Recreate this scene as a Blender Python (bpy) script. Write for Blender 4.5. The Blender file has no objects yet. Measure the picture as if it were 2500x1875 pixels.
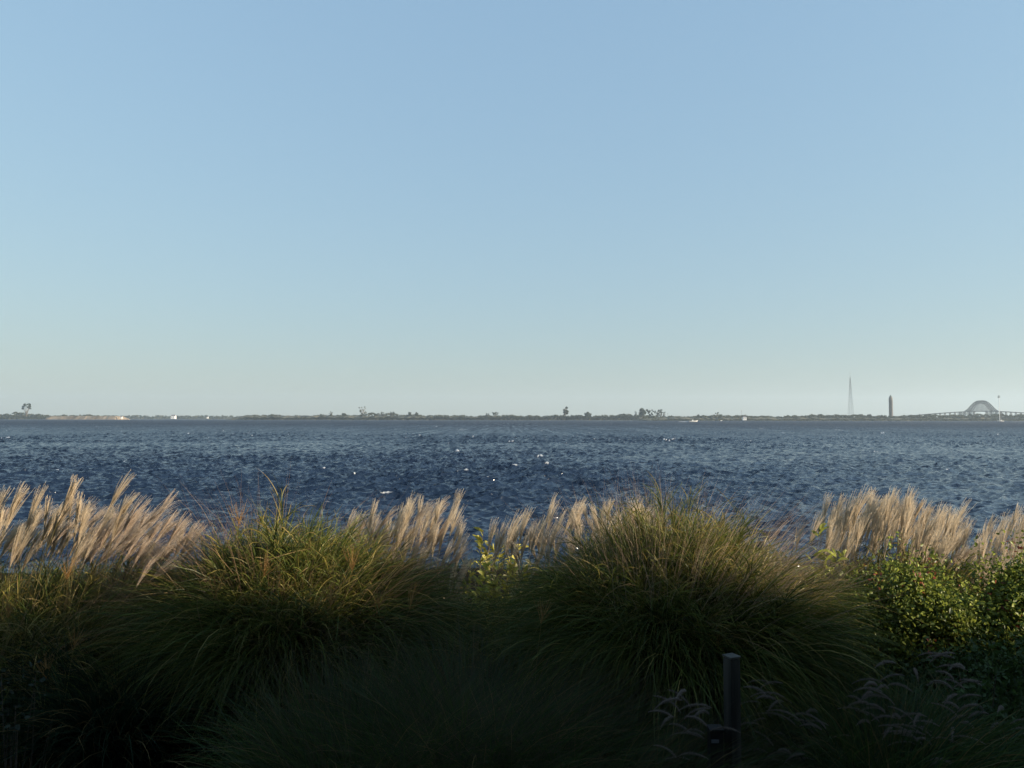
import bpy, math
import numpy as np
from mathutils import Vector, Matrix, Euler

S = bpy.context.scene
COL = S.collection
PI = math.pi
rng = np.random.default_rng(11)

# ------------------------------------------------------------------ camera
CAM_H = 4.2          # eye height above the bay
GZ = 1.6             # height of the garden ground above the bay
cam_d = bpy.data.cameras.new('camera')
cam = bpy.data.objects.new('camera', cam_d); COL.objects.link(cam)
cam_d.sensor_width = 36; cam_d.lens = 26.0
cam_d.clip_start = 0.1; cam_d.clip_end = 60000
PITCH = math.atan(85.5/1806); ROLL = math.radians(0.07)
cam.rotation_mode = 'XYZ'
_R = Matrix.Rotation(PI/2 + PITCH, 3, 'X') @ Matrix.Rotation(ROLL, 3, 'Z')
cam.rotation_euler = _R.to_euler()
cam.location = (0, 0, CAM_H)
S.camera = cam
RR = np.array(_R)
F = 2500*26.0/36.0

def at(u, v, Y):
    """the world point that the photo's pixel (u, v) shows at forward distance Y"""
    d = RR @ np.array([(u-1250)/F, -(v-937.5)/F, -1.0])
    return np.array([0, 0, CAM_H]) + d*(Y/d[1])

# ------------------------------------------------------------------ sky + sun
SUN_AZ, SUN_EL = math.radians(102), math.radians(11.5)
w = bpy.data.worlds.new('World'); S.world = w; w.use_nodes = True
nt = w.node_tree; nt.nodes.clear()
sky = nt.nodes.new('ShaderNodeTexSky'); sky.sky_type = 'NISHITA'; sky.sun_disc = False
sky.sun_elevation = SUN_EL; sky.sun_rotation = SUN_AZ
sky.air_density = 2.0; sky.dust_density = 0.1; sky.ozone_density = 3.0; sky.altitude = 0
bg = nt.nodes.new('ShaderNodeBackground'); bg.inputs['Strength'].default_value = 0.05
# the phone's tone curve, applied to the sky's own light: gentler contrast, slightly cooler
sp_ = nt.nodes.new('ShaderNodeSeparateColor'); cb_ = nt.nodes.new('ShaderNodeCombineColor')
for i_, (p_, c_) in enumerate(((.36, .655), (.33, .845), (.27, 1.01))):
    q_ = nt.nodes.new('ShaderNodeMath'); q_.operation = 'POWER'; q_.inputs[1].default_value = p_
    m_ = nt.nodes.new('ShaderNodeMath'); m_.operation = 'MULTIPLY'; m_.inputs[1].default_value = c_*(.1**p_)/.12
    nt.links.new(sp_.outputs[i_], q_.inputs[0]); nt.links.new(q_.outputs[0], m_.inputs[0]); nt.links.new(m_.outputs[0], cb_.inputs[i_])
wo = nt.nodes.new('ShaderNodeOutputWorld')
nt.links.new(sky.outputs[0], sp_.inputs[0]); nt.links.new(cb_.outputs[0], bg.inputs[0]); nt.links.new(bg.outputs[0], wo.inputs[0])
ld = bpy.data.lights.new('sun', 'SUN'); ld.energy = 5.0; ld.angle = math.radians(0.5); ld.color = (1.0, 0.85, 0.66)
sun = bpy.data.objects.new('sun', ld); COL.objects.link(sun)
sd = Vector((math.sin(SUN_AZ)*math.cos(SUN_EL), math.cos(SUN_AZ)*math.cos(SUN_EL), math.sin(SUN_EL)))
sun.rotation_euler = sd.to_track_quat('Z', 'Y').to_euler(); sun.location = (20, -10, 20)
S.view_settings.view_transform = 'Standard'; S.view_settings.look = 'None'
S.view_settings.exposure = 1.26; S.view_settings.gamma = 1.0
S.render.engine = 'CYCLES'
S.cycles.max_bounces = 8; S.cycles.diffuse_bounces = 3; S.cycles.transmission_bounces = 4
S.cycles.sample_clamp_direct = 6; S.cycles.sample_clamp_indirect = 3; S.cycles.volume_bounces = 0; S.cycles.use_denoising = True

# ------------------------------------------------------------------ helpers
def tag(o, label=None, cat=None, group=None, kind=None):
    if label: o['label'] = label
    if cat: o['category'] = cat
    if group: o['group'] = group
    if kind: o['kind'] = kind
    return o

def thing(name, label, cat, loc=(0, 0, 0), group=None, rz=0):
    o = bpy.data.objects.new(name, None); COL.objects.link(o)
    o.location = loc; o.rotation_euler.z = rz; o.empty_display_size = 0.2
    return tag(o, label, cat, group)

def mesh_np(name, V, faces, mat, col=None, smooth=False):
    """faces: list of (n,k) int arrays"""
    me = bpy.data.meshes.new(name)
    V = np.asarray(V, dtype=np.float32).reshape(-1, 3)
    faces = [np.asarray(f, dtype=np.int32) for f in faces if len(f)]
    nl = sum(f.size for f in faces); nf = sum(len(f) for f in faces)
    me.vertices.add(len(V)); me.vertices.foreach_set('co', V.ravel())
    me.loops.add(nl); me.loops.foreach_set('vertex_index', np.concatenate([f.ravel() for f in faces]))
    me.polygons.add(nf)
    tot = np.concatenate([np.full(len(f), f.shape[1], dtype=np.int32) for f in faces])
    st = np.concatenate([[0], np.cumsum(tot)[:-1]]).astype(np.int32)
    me.polygons.foreach_set('loop_start', st)
    try: me.polygons.foreach_set('loop_total', tot)
    except Exception: pass
    me.polygons.foreach_set('use_smooth', np.full(nf, smooth))
    if col is not None:
        a = me.color_attributes.new('tint', 'FLOAT_COLOR', 'POINT')
        c = np.ones((len(V), 4), dtype=np.float32); c[:, :3] = np.asarray(col).reshape(-1, 3)
        a.data.foreach_set('color', c.ravel())
    me.materials.append(mat); me.update(); me.validate()
    return me

def link(name, me, parent=None, loc=None):
    o = bpy.data.objects.new(name, me); COL.objects.link(o)
    if parent is not None: o.parent = parent
    if loc is not None: o.location = loc
    return o

class MB:
    """collects tubes and boxes into one mesh"""
    def __init__(s): s.v = []; s.f4 = []; s.f3 = []; s.n = 0
    def add(s, V, f4=(), f3=()):
        V = np.asarray(V, float)
        if len(f4): s.f4.append(np.asarray(f4)+s.n)
        if len(f3): s.f3.append(np.asarray(f3)+s.n)
        s.v.append(V); s.n += len(V)
    def box(s, c, size, rz=0, taper=1.0):
        x, y, z = np.array(size)/2
        V = np.array([[-x,-y,-z],[x,-y,-z],[x,y,-z],[-x,y,-z],[-x*taper,-y*taper,z],[x*taper,-y*taper,z],[x*taper,y*taper,z],[-x*taper,y*taper,z]])
        c_, s_ = math.cos(rz), math.sin(rz)
        V = V @ np.array([[c_, s_, 0], [-s_, c_, 0], [0, 0, 1]]) + np.array(c)
        s.add(V, [[0,3,2,1],[4,5,6,7],[0,1,5,4],[1,2,6,5],[2,3,7,6],[3,0,4,7]])
    def tube(s, pts, rad, k=6, cap=True):
        pts = np.asarray(pts, float); n = len(pts); rad = np.broadcast_to(rad, (n,))
        T = np.gradient(pts, axis=0); T /= np.linalg.norm(T, axis=1)[:, None]+1e-9
        up = np.array([0, 0, 1.]) if abs(T[0][2]) < .9 else np.array([1., 0, 0])
        A = np.cross(T, up); A /= np.linalg.norm(A, axis=1)[:, None]+1e-9
        B = np.cross(T, A)
        an = np.arange(k)/k*2*PI
        V = pts[:, None]+rad[:, None, None]*(np.cos(an)[None, :, None]*A[:, None]+np.sin(an)[None, :, None]*B[:, None])
        i, j = np.meshgrid(np.arange(n-1), np.arange(k), indexing='ij'); j2 = (j+1) % k
        f4 = np.stack([i*k+j, i*k+j2, (i+1)*k+j2, (i+1)*k+j], -1).reshape(-1, 4)
        f3 = []
        if cap:
            for q in range(1, k-1): f3 += [[0, q+1, q], [(n-1)*k, (n-1)*k+q, (n-1)*k+q+1]]
        s.add(V.reshape(-1, 3), f4, f3)
    def bar(s, a, b, r, k=4): s.tube([a, b], r, k)
    def build(s, name, mat, parent=None, smooth=False, loc=None):
        V = np.concatenate(s.v)
        if loc is not None: V = V-np.array(loc)
        fs = []
        if s.f4: fs.append(np.concatenate(s.f4))
        if s.f3: fs.append(np.concatenate(s.f3))
        return link(name, mesh_np(name, V, fs, mat, smooth=smooth), parent, loc)

# ------------------------------------------------------------------ materials
def new_mat(name):
    m = bpy.data.materials.new(name); m.use_nodes = True
    n = m.node_tree; n.nodes.clear()
    out = n.nodes.new('ShaderNodeOutputMaterial')
    return m, n, out

def plain(name, c, rough=.8, noise=.25, scale=3.0, metal=0, c2=None, spec=.3, stretch=(1, 1, 1), bump=0):
    m, n, out = new_mat(name)
    b = n.nodes.new('ShaderNodeBsdfPrincipled'); b.inputs['Roughness'].default_value = rough
    b.inputs['Metallic'].default_value = metal; b.inputs['Specular IOR Level'].default_value = spec
    tc = n.nodes.new('ShaderNodeTexCoord'); mp = n.nodes.new('ShaderNodeMapping'); mp.inputs['Scale'].default_value = stretch
    t = n.nodes.new('ShaderNodeTexNoise'); t.inputs['Scale'].default_value = scale; t.inputs['Detail'].default_value = 6
    r = n.nodes.new('ShaderNodeValToRGB')
    c = np.array(c); d = np.array(c2) if c2 is not None else c*(1+noise)
    r.color_ramp.elements[0].color = (*(c*(1-noise)), 1); r.color_ramp.elements[0].position = .35
    r.color_ramp.elements[1].color = (*d, 1); r.color_ramp.elements[1].position = .65
    L = n.links.new
    L(tc.outputs['Object'], mp.inputs[0]); L(mp.outputs[0], t.inputs[0]); L(t.outputs[0], r.inputs[0]); L(r.outputs[0], b.inputs['Base Color'])
    if bump:
        bp = n.nodes.new('ShaderNodeBump'); bp.inputs['Strength'].default_value = .6; bp.inputs['Distance'].default_value = bump
        L(t.outputs[0], bp.inputs['Height']); L(bp.outputs[0], b.inputs['Normal'])
    L(b.outputs[0], out.inputs[0])
    return m

def leafy(name, trans=.35, gloss=.08, rough=.45):
    """two-sided leaf: colour from the mesh's own tint"""
    m, n, out = new_mat(name); L = n.links.new
    a = n.nodes.new('ShaderNodeAttribute'); a.attribute_name = 'tint'
    d = n.nodes.new('ShaderNodeBsdfDiffuse'); t = n.nodes.new('ShaderNodeBsdfTranslucent'); g = n.nodes.new('ShaderNodeBsdfGlossy')
    g.inputs['Roughness'].default_value = rough
    mx = n.nodes.new('ShaderNodeMixShader'); mx.inputs[0].default_value = trans
    mg = n.nodes.new('ShaderNodeMixShader'); mg.inputs[0].default_value = gloss
    L(a.outputs['Color'], d.inputs[0]); L(a.outputs['Color'], t.inputs[0]); g.inputs[0].default_value = (.8, .8, .8, 1)
    L(d.outputs[0], mx.inputs[1]); L(t.outputs[0], mx.inputs[2]); L(mx.outputs[0], mg.inputs[1]); L(g.outputs[0], mg.inputs[2])
    L(mg.outputs[0], out.inputs[0])
    return m

M_blade = leafy('grass_blade', .35, .015)
M_plume = leafy('plume_silk', .45, .0)
M_leaf = leafy('broad_leaf', .35, .025, .5)
M_far = leafy('far_foliage', .25, .0)
M_bark = plain('bark', (.10, .08, .06), .9)
M_palebark = plain('pale_bark', (.17, .15, .125), .9)

# ------------------------------------------------------------------ blades
def blades(root, az, th0, bend, length, width, tint0, tint1, segs=9, wind=(0.18, 0.0), twist=1.0, p=1.6, r=rng, curl=0.0):
    """n arching ribbons. root (n,3); az/th0/bend/length/width (n,); tints (n,3). returns V, F, C"""
    n = len(az); t = np.linspace(0, 1, segs+1)[None, :]
    th = th0[:, None]+bend[:, None]*t**p
    a = az[:, None]+curl*(r.normal(size=(n, 1)))*t
    d = np.stack([np.sin(th)*np.cos(a), np.sin(th)*np.sin(a), np.cos(th)], -1)
    d[..., 0] += wind[0]*t*1.0; d[..., 1] += wind[1]*t
    d /= np.linalg.norm(d, axis=-1)[..., None]
    step = (length/segs)[:, None, None]*d
    P = np.concatenate([np.zeros((n, 1, 3)), np.cumsum(step[:, :-1], axis=1)], 1)+root[:, None]
    side = np.stack([-np.sin(a), np.cos(a), np.zeros_like(a)], -1)
    up = np.cross(d, side)
    tw = r.uniform(-1.3, 1.3, (n, 1))*twist+r.normal(0, .8, (n, 1))*t
    W = np.cos(tw)[..., None]*side+np.sin(tw)[..., None]*up
    prof = np.minimum(1, .45+2.2*t)*(1-t**3)**.8+.04
    hw = width[:, None, None]*.5*prof[..., None]
    V = np.stack([P-W*hw, P+W*hw], 2)                       # n, s+1, 2, 3
    s1 = segs+1
    base = (np.arange(n)*s1*2)[:, None]; i = np.arange(segs)[None]*2
    Fq = np.stack([base+i, base+i+1, base+i+3, base+i+2], -1).reshape(-1, 4)
    tt = t[..., None]**1.5
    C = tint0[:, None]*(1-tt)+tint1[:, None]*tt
    C = np.repeat(C[:, :, None], 2, axis=2)
    return V.reshape(-1, 3), Fq, C.reshape(-1, 3)

def joinm(parts):
    V, Fs, C, n = [], [], [], 0
    for v, f, c in parts: V.append(v); Fs.append(f+n); C.append(c); n += len(v)
    return np.concatenate(V), [np.concatenate(Fs)], np.concatenate(C)

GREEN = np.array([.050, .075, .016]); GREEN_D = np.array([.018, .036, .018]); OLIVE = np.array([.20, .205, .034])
STRAW = np.array([.36, .25, .11]); GOLD = np.array([.30, .19, .05]); TAN = np.array([.76, .66, .51])

def mix(a, b, k): return a*(1-k)+b*k

def clump_foliage(n, R, H, r, wmean=.011, straw=.12, gold=.3, culms=330, basal=.35, lean=1.0, Rx=1.0):
    """foliage of one big fountain-shaped grass clump of height H, local coordinates: leaves that spring
    from many leaning culms, and long blades that arch from the base"""
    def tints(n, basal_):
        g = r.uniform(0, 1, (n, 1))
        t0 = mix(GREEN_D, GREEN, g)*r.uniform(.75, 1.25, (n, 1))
        t1 = mix(GREEN, OLIVE, r.uniform(0 if basal_ else .2, 1, (n, 1)))*r.uniform(.8, 1.3, (n, 1))  # culm leaf tips lean to olive, putting the sunlit crown into the tint
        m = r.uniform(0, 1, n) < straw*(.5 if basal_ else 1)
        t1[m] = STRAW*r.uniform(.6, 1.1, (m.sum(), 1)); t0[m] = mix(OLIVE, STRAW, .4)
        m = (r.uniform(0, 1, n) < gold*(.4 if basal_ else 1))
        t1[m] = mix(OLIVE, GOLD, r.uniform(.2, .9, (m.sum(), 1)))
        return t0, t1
    nb = int(n*basal); nl = n-nb
    # culms
    ca = r.uniform(0, 2*PI, culms); ck = np.sqrt(r.uniform(0, 1, culms)); S3 = 12; tt = np.linspace(0, 1, S3+1)[None]
    cth = (.04+.16*ck)[:, None]+(lean*(.10+.95*ck**1.3)*r.uniform(.7, 1.15, culms))[:, None]*tt**1.5
    cl = H*(1.0-.24*ck)*np.where(r.uniform(0, 1, culms) < .08, r.uniform(1.0, 1.12, culms), r.uniform(.80, .99, culms))
    a = ca[:, None]+.15*r.normal(size=(culms, 1))*tt
    d = np.stack([np.sin(cth)*np.cos(a)*Rx+.07*tt, np.sin(cth)*np.sin(a), np.cos(cth)], -1); d /= np.linalg.norm(d, axis=-1)[..., None]
    CP = np.concatenate([np.zeros((culms, 1, 3)), np.cumsum(d[:, :-1]*(cl/S3)[:, None, None], axis=1)], 1)
    CP[..., 0] += (R*ck*np.cos(ca))[:, None]; CP[..., 1] += (R*ck*np.sin(ca))[:, None]
    ci = r.integers(0, culms, nl); s = (.25+.75*r.uniform(0, 1, nl)**.8)*S3; k0 = np.minimum(s.astype(int), S3-1); fr = (s-k0)[:, None]
    root = CP[ci, k0]*(1-fr)+CP[ci, k0+1]*fr
    th0 = cth[ci, k0]*.7+np.abs(r.normal(.10, .25, nl)); az = ca[ci]+r.normal(0, 1.5, nl)
    length = H*r.uniform(.13, .36, nl)*(1.2-.55*s/S3); bend = np.clip(r.normal(1.5, .7, nl), -.3, 3.0)*np.where(s/S3 > .9, .6, 1)
    t0, t1 = tints(nl, False)
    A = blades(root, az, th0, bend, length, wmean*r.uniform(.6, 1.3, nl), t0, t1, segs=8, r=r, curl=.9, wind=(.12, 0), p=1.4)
    # basal blades, their tips tinted darker to put in the shade low down
    nt_ = 110; ta = r.uniform(0, 2*PI, nt_); tk = np.sqrt(r.uniform(0, 1, nt_)); tl = r.uniform(.70, 1.12, nt_); tb = r.normal(0, .28, nt_); to = r.uniform(0, .22, nt_); tc = r.uniform(.6, 1.35, nt_)
    ti = r.integers(0, nt_, nb); loose = r.uniform(0, 1, nb) < .25
    az = np.where(loose, r.uniform(0, 2*PI, nb), ta[ti]); k = np.where(loose, np.sqrt(r.uniform(0, 1, nb)), tk[ti])
    root = np.stack([R*k*np.cos(az), R*k*np.sin(az), np.zeros(nb)], -1)+r.normal(0, .025, (nb, 3))*np.array([1, 1, 0])
    t0, t1 = tints(nb, True); t1 = mix(t0, t1, .45)*tc[ti][:, None]; t0 = t0*tc[ti][:, None]
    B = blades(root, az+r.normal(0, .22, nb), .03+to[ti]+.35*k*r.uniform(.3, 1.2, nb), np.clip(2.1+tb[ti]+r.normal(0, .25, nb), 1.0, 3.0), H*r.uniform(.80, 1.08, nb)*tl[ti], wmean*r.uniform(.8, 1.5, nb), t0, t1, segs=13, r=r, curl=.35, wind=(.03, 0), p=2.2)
    # a few dead, broken blades hang through the green
    nd = int(nb*.05); az = r.uniform(0, 2*PI, nd); k = r.uniform(.2, 1, nd); st = np.tile(STRAW, (nd, 1))*r.uniform(.4, .9, (nd, 1))
    D_ = blades(np.stack([R*k*np.cos(az), R*k*np.sin(az), r.uniform(0, .5*H, nd)], -1), az, r.uniform(.2, 1.1, nd), r.uniform(1.2, 3.2, nd), H*r.uniform(.3, .8, nd), wmean*r.uniform(.8, 1.6, nd), st, st, segs=9, r=r, curl=1.2, wind=(.05, 0), p=1.1)
    C_ = []
    for q in (0, PI/2):
        W = np.array([math.cos(q), math.sin(q), 0])*.0022
        V = np.stack([CP-W, CP+W], 2).reshape(-1, 3); bb = (np.arange(culms)*(S3+1)*2)[:, None]; i = np.arange(S3)[None]*2
        C_.append((V, np.stack([bb+i, bb+i+1, bb+i+3, bb+i+2], -1).reshape(-1, 4), np.tile(np.array([.12, .12, .04]), (len(V), 1))))
    V, Fs, C = joinm([A, B, D_]+C_)
    return V, Fs[0], C

# ------------------------------------------------------------------ plumes
def make_plume(seed, head=.34, stalk=1.75, lean=.25, spread=.35, n_rac=26, fluff=44, tint=TAN, rw=.0026, nod=.5, hairlen=.012):
    """miscanthus plume: thin stalk, short axis and many silky racemes swept by the wind (+x). total height about stalk+head"""
    r = np.random.default_rng(seed)
    segs = 10
    parts = []
    t = np.linspace(0, 1, segs+1)
    th = lean*.35+lean*.9*t**2
    d = np.stack([np.sin(th), .08*np.sin(seed)*t, np.cos(th)], -1)
    P = np.concatenate([[[0, 0, 0]], np.cumsum(d[:-1]*stalk/segs, axis=0)])
    for a in (0, PI/3, 2*PI/3):
        W = np.array([math.cos(a), math.sin(a), 0])*.0016
        V = np.stack([P-W, P+W], 1).reshape(-1, 3)
        i = np.arange(segs)*2
        parts.append((V, np.stack([i, i+1, i+3, i+2], -1), np.tile(np.array([.24, .20, .08]), (len(V), 1))))
    ax0 = P[-1]; axd = d[-1]
    nr = n_rac
    s = r.uniform(-.05, .28, nr)*head
    root = ax0+axd*s[:, None]
    az = r.uniform(0, 2*PI, nr)
    L = head*r.uniform(.6, 1.0, nr)*(1-.3*np.clip(s/(head*.3), 0, 1))
    S2 = 8; tt = np.linspace(0, 1, S2+1)[None, :]
    sp = (spread*r.uniform(.25, 1.0, nr))[:, None]*(1-.55*tt)
    th_ax = math.acos(axd[2]); wx = nod*(tt**1.5)
    e1 = np.array([math.cos(th_ax), 0, -math.sin(th_ax)]); e2 = np.array([0, 1., 0])
    D = axd[None, None]+sp[..., None]*(np.cos(az)[:, None, None]*e1+np.sin(az)[:, None, None]*e2)
    D = D+wx[..., None]*np.array([.75, .1, -.22])
    D /= np.linalg.norm(D, axis=-1)[..., None]
    Q = np.concatenate([np.zeros((nr, 1, 3)), np.cumsum(D[:, :-1]*(L/S2)[:, None, None], axis=1)], 1)+root[:, None]
    tn = tint*r.uniform(.75, 1.2, (nr, 1))
    for a in (0., PI/2):
        W = np.stack([-np.sin(az+a), np.cos(az+a), 0*az], -1)[:, None]*(rw*(1-.6*tt))[..., None]
        V = np.stack([Q-W, Q+W], 2).reshape(-1, 3)
        b = (np.arange(nr)*(S2+1)*2)[:, None]; i = np.arange(S2)[None]*2
        Fq = np.stack([b+i, b+i+1, b+i+3, b+i+2], -1).reshape(-1, 4)
        parts.append((V, Fq, np.repeat(tn*.85, (S2+1)*2, axis=0)))
    # silky hairs
    nh = nr*fluff
    ri = np.repeat(np.arange(nr), fluff); tp = r.uniform(.08, 1, nh)*S2; k0 = np.minimum(tp.astype(int), S2-1); fr = (tp-k0)[:, None]
    B = Q[ri, k0]*(1-fr)+Q[ri, k0+1]*fr; DD = D[ri, k0]
    rv = r.normal(size=(nh, 3)); rv /= np.linalg.norm(rv, axis=1)[:, None]
    H = DD+rv*.62+np.array([.2, 0, 0]); H /= np.linalg.norm(H, axis=1)[:, None]
    hl = hairlen*r.uniform(.6, 1.3, (nh, 1))
    sd_ = np.cross(H, rv+.01); sd_ /= np.linalg.norm(sd_, axis=1)[:, None]+1e-9
    V = np.stack([B-sd_*.0006, B+sd_*.0006, B+H*hl+sd_*.0003, B+H*hl-sd_*.0003], 1).reshape(-1, 3)
    Fq = np.arange(nh*4).reshape(-1, 4)
    ht = np.repeat(mix(tint, np.array([.88, .81, .68]), .5)*r.uniform(.8, 1.15, (nh, 1)), 4, axis=0)
    parts.append((V, Fq, ht))
    V, Fs, C = joinm(parts)
    tip = Q[:, -1].mean(0)+ (Q[:, -1, 2].max()-Q[:, -1, 2].mean())*np.array([0, 0, 1])
    me = mesh_np('plume', V, Fs, M_plume, C)
    return me, tip

PL_UP = [make_plume(100+i, lean=.12+.03*i, head=.39+.03*(i % 3), spread=.20+.04*(i % 4), nod=.25+.08*(i % 3)) for i in range(7)]
PL_A = [make_plume(150+i, lean=.10+.05*i, head=.31+.03*(i % 3), spread=.15+.05*(i % 3), nod=.15+.1*(i % 4), tint=np.array([.72, .60, .43])*(1-.08*(i % 3)), fluff=30+6*(i % 3)) for i in range(8)]
PL_LEAN = [make_plume(200+i, lean=.36+.06*i, head=.32+.02*(i % 3), spread=.20+.06*(i % 3), nod=.35, tint=np.array([.68, .56, .44]), fluff=28) for i in range(6)]
PL_LEFT = [make_plume(300+i, lean=-.2-.05*i, head=.30, spread=.3, nod=.1) for i in range(3)]
PL_FAN = [make_plume(400+i, lean=.05+.1*(i % 3), head=.24, spread=1.15, nod=.05, fluff=10, n_rac=17, rw=.0019, tint=np.array([.40, .24, .09]), hairlen=.006) for i in range(5)]

def place_plume(root_obj, u, v, Y, kind, r, gz=GZ, smax=1.35, stretch=1.0):
    me, tip = kind[r.integers(len(kind))]
    P = at(u, v, Y)
    need = P[2]-gz
    s = need/tip[2]
    # keep the head its own size: sink or lift the root instead of scaling much
    s2 = float(np.clip(s, .85, smax)); z0 = P[2]-tip[2]*s2
    rz = r.normal(0, .22)
    c_, s_ = math.cos(rz), math.sin(rz)
    off = np.array([tip[0]*c_-tip[1]*s_, tip[0]*s_+tip[1]*c_])*s2
    o = link('plume', me, root_obj)
    L = np.array(root_obj.location)
    o.location = (P[0]-off[0]-L[0], Y-off[1]-L[1], z0-L[2])
    o.rotation_euler = (r.normal(0, .03), r.normal(0, .03), rz); o.scale = (s2, s2, s2)
    return o

# ------------------------------------------------------------------ ground
def ground_z(x, y):
    t = np.clip((y-12.5)/7, 0, 1)
    return GZ-(t*t*(3-2*t))*3.4+.06*np.sin(x*1.3+y*.7)+.05*np.sin(x*.4-y*1.9)
gx, gy = np.meshgrid(np.linspace(-70, 70, 281), np.linspace(-30, 26, 113), indexing='ij')
V = np.stack([gx, gy, ground_z(gx, gy)], -1).reshape(-1, 3)
nx, ny = gx.shape
i, j = np.meshgrid(np.arange(nx-1), np.arange(ny-1), indexing='ij')
Fq = np.stack([i*ny+j, (i+1)*ny+j, (i+1)*ny+j+1, i*ny+j+1], -1).reshape(-1, 4)
M_ground = plain('garden_soil', (.012, .010, .008), .95, .5, 9.0, c2=(.03, .024, .016), bump=.02, spec=.03)
tag(link('ground', mesh_np('ground', V, [Fq], M_ground, smooth=True)), kind='structure')

# ------------------------------------------------------------------ water
def water():
    r = np.random.default_rng(5)
    offs = np.concatenate([np.arange(180, 24, -.17), np.arange(24, 3, -.09), np.geomspace(3, .36, 60)])
    D = 740*CAM_H/offs
    s = np.linspace(-1, 1, 1400)
    Dg, sg = np.meshgrid(D, s, indexing='ij')
    X = sg*(Dg*.84+16); Y = Dg.copy()
    h = np.zeros_like(X); dx = np.zeros_like(X); dy = np.zeros_like(X)
    spac = np.gradient(D)[:, None]
    # patches of stronger and weaker wind
    gust = .8+.25*np.sin(X*.045+Y*.02+1)*np.sin(Y*.031-X*.012)+.2*np.sin(X*.11-Y*.07+2)*np.sin(Y*.09+X*.03)
    off_gain = 1+.8*np.clip((np.log(Y)-math.log(30))/(math.log(300)-math.log(30)), 0, 1)   # rougher offshore
    for k in range(90):
        L = 10**r.uniform(math.log10(.22), math.log10(2.6))
        ang = math.radians(-62)+r.normal(0, .48)
        kx, ky = math.cos(ang)*2*PI/L, math.sin(ang)*2*PI/L
        amp = .0108*L**.8
        ph = kx*X+ky*Y+r.uniform(0, 2*PI)
        fade = .55+.45/(1+(spac/(L*1.5))**3)
        sn = np.sin(ph)
        amp = amp*off_gain
        h += amp*fade*gust*(sn+.18*np.cos(2*ph+PI))
        c = np.cos(ph)*amp*fade*.75*gust
        dx += c*math.cos(ang); dy += c*math.sin(ang)
    # foam: breaking crests, torn up by noise
    def noise(a, b, sc, seed):
        q = np.random.default_rng(seed); o = np.zeros_like(a)
        for m in range(9):
            A = q.uniform(0, 2*PI); kk = sc*q.uniform(.6, 1.8)
            o += np.sin(a*kk*math.cos(A)+b*kk*math.sin(A)+q.uniform(0, 6.28))
        return o/3
    crest = h/(.089*off_gain)+.8*noise(X, Y, .35, 1)+.6*noise(X*.6, Y, 2.2, 2)+.35*noise(X, Y, 7., 3)
    far = np.clip((Y-25)/150, 0, 1)
    foam = np.clip((crest-(4.0-.75*far))/.35, 0, 1)*np.clip((Y-32)/10, 0, 1)
    for (u, v, wd, st) in ((1312, 1200, .09, .9), (1324, 1202, .10, 1), (1352, 1194, .04, .7), (2146, 1103, .22, 1), (190, 1096, .2, .9), (308, 1127, .07, .9), (1296, 1143, .08, .7), (1450, 1136, .07, .8),
                           (583, 1059, .35, 1), (1342, 1049, .5, 1), (1134, 1048, .4, 1), (1910, 1057, .4, .9), (2050, 1050, .5, 1), (2200, 1131, .1, .6), (30, 1045, .5, .9), (260, 1041, .5, 1), (2160, 1058, .3, .9), (1860, 1046, .5, .8)):
        P = at(u, v, 10); d = P-np.array([0, 0, CAM_H]); q = CAM_H/-d[2]; cx, cy = d[0]*q, d[1]*q
        e = ((X-cx-.25*(Y-cy))/(wd*2.6))**2+((Y-cy)/(wd*.4+cy*cy*.00010))**2
        foam = np.maximum(foam, np.clip(.75-e+.8*noise(X, Y*.5, 4./wd, 7), 0, 1)*st*.8*(e < 2.0))
    V = np.stack([X+dx, Y+dy, h], -1)
    Yg = Y; a, b = X.shape
    i, j = np.meshgrid(np.arange(a-1), np.arange(b-1), indexing='ij')
    Fq = np.stack([i*b+j, i*b+j+1, (i+1)*b+j+1, (i+1)*b+j], -1).reshape(-1, 4)
    m, n, out = new_mat('bay_water'); L = n.links.new
    me = mesh_np('water', V, [Fq], m, smooth=True)
    at_ = me.attributes.new('foam', 'FLOAT', 'POINT'); at_.data.foreach_set('value', foam.astype(np.float32).ravel())
    geo = n.nodes.new('ShaderNodeNewGeometry')
    # unresolved chop: the farther out, the more of the waves lives in the roughness
    rgh = np.interp(np.log(Yg), np.log([30, 120, 300, 600]), [.12, .24, .42, .62])
    at2 = me.attributes.new('chop', 'FLOAT', 'POINT'); at2.data.foreach_set('value', rgh.astype(np.float32).ravel())
    ca = n.nodes.new('ShaderNodeAttribute'); ca.attribute_name = 'chop'
    mp = n.nodes.new('ShaderNodeMapping'); mp.inputs['Rotation'].default_value = (0, 0, math.radians(28)); mp.inputs['Scale'].default_value = (1.0, 1.9, 1)
    # ripples too small for the mesh tilt the surface normal directly
    acc = None
    for sc_, det, k_ in ((1.5, 3, .30), (4.5, 3, .46), (15., 2, .20)):
        t_ = n.nodes.new('ShaderNodeTexNoise'); t_.inputs['Scale'].default_value = sc_; t_.inputs['Detail'].default_value = det; t_.inputs['Roughness'].default_value = .6
        s_ = n.nodes.new('ShaderNodeVectorMath'); s_.operation = 'SUBTRACT'; s_.inputs[1].default_value = (.5, .5, .5)
        m_ = n.nodes.new('ShaderNodeVectorMath'); m_.operation = 'MULTIPLY'; m_.inputs[1].default_value = (k_*2, k_*2, 0)
        L(mp.outputs[0], t_.inputs[0]); L(t_.outputs['Color'], s_.inputs[0]); L(s_.outputs[0], m_.inputs[0])
        if acc is None: acc = m_
        else:
            ad = n.nodes.new('ShaderNodeVectorMath'); ad.operation = 'ADD'; L(acc.outputs[0], ad.inputs[0]); L(m_.outputs[0], ad.inputs[1]); acc = ad
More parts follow.
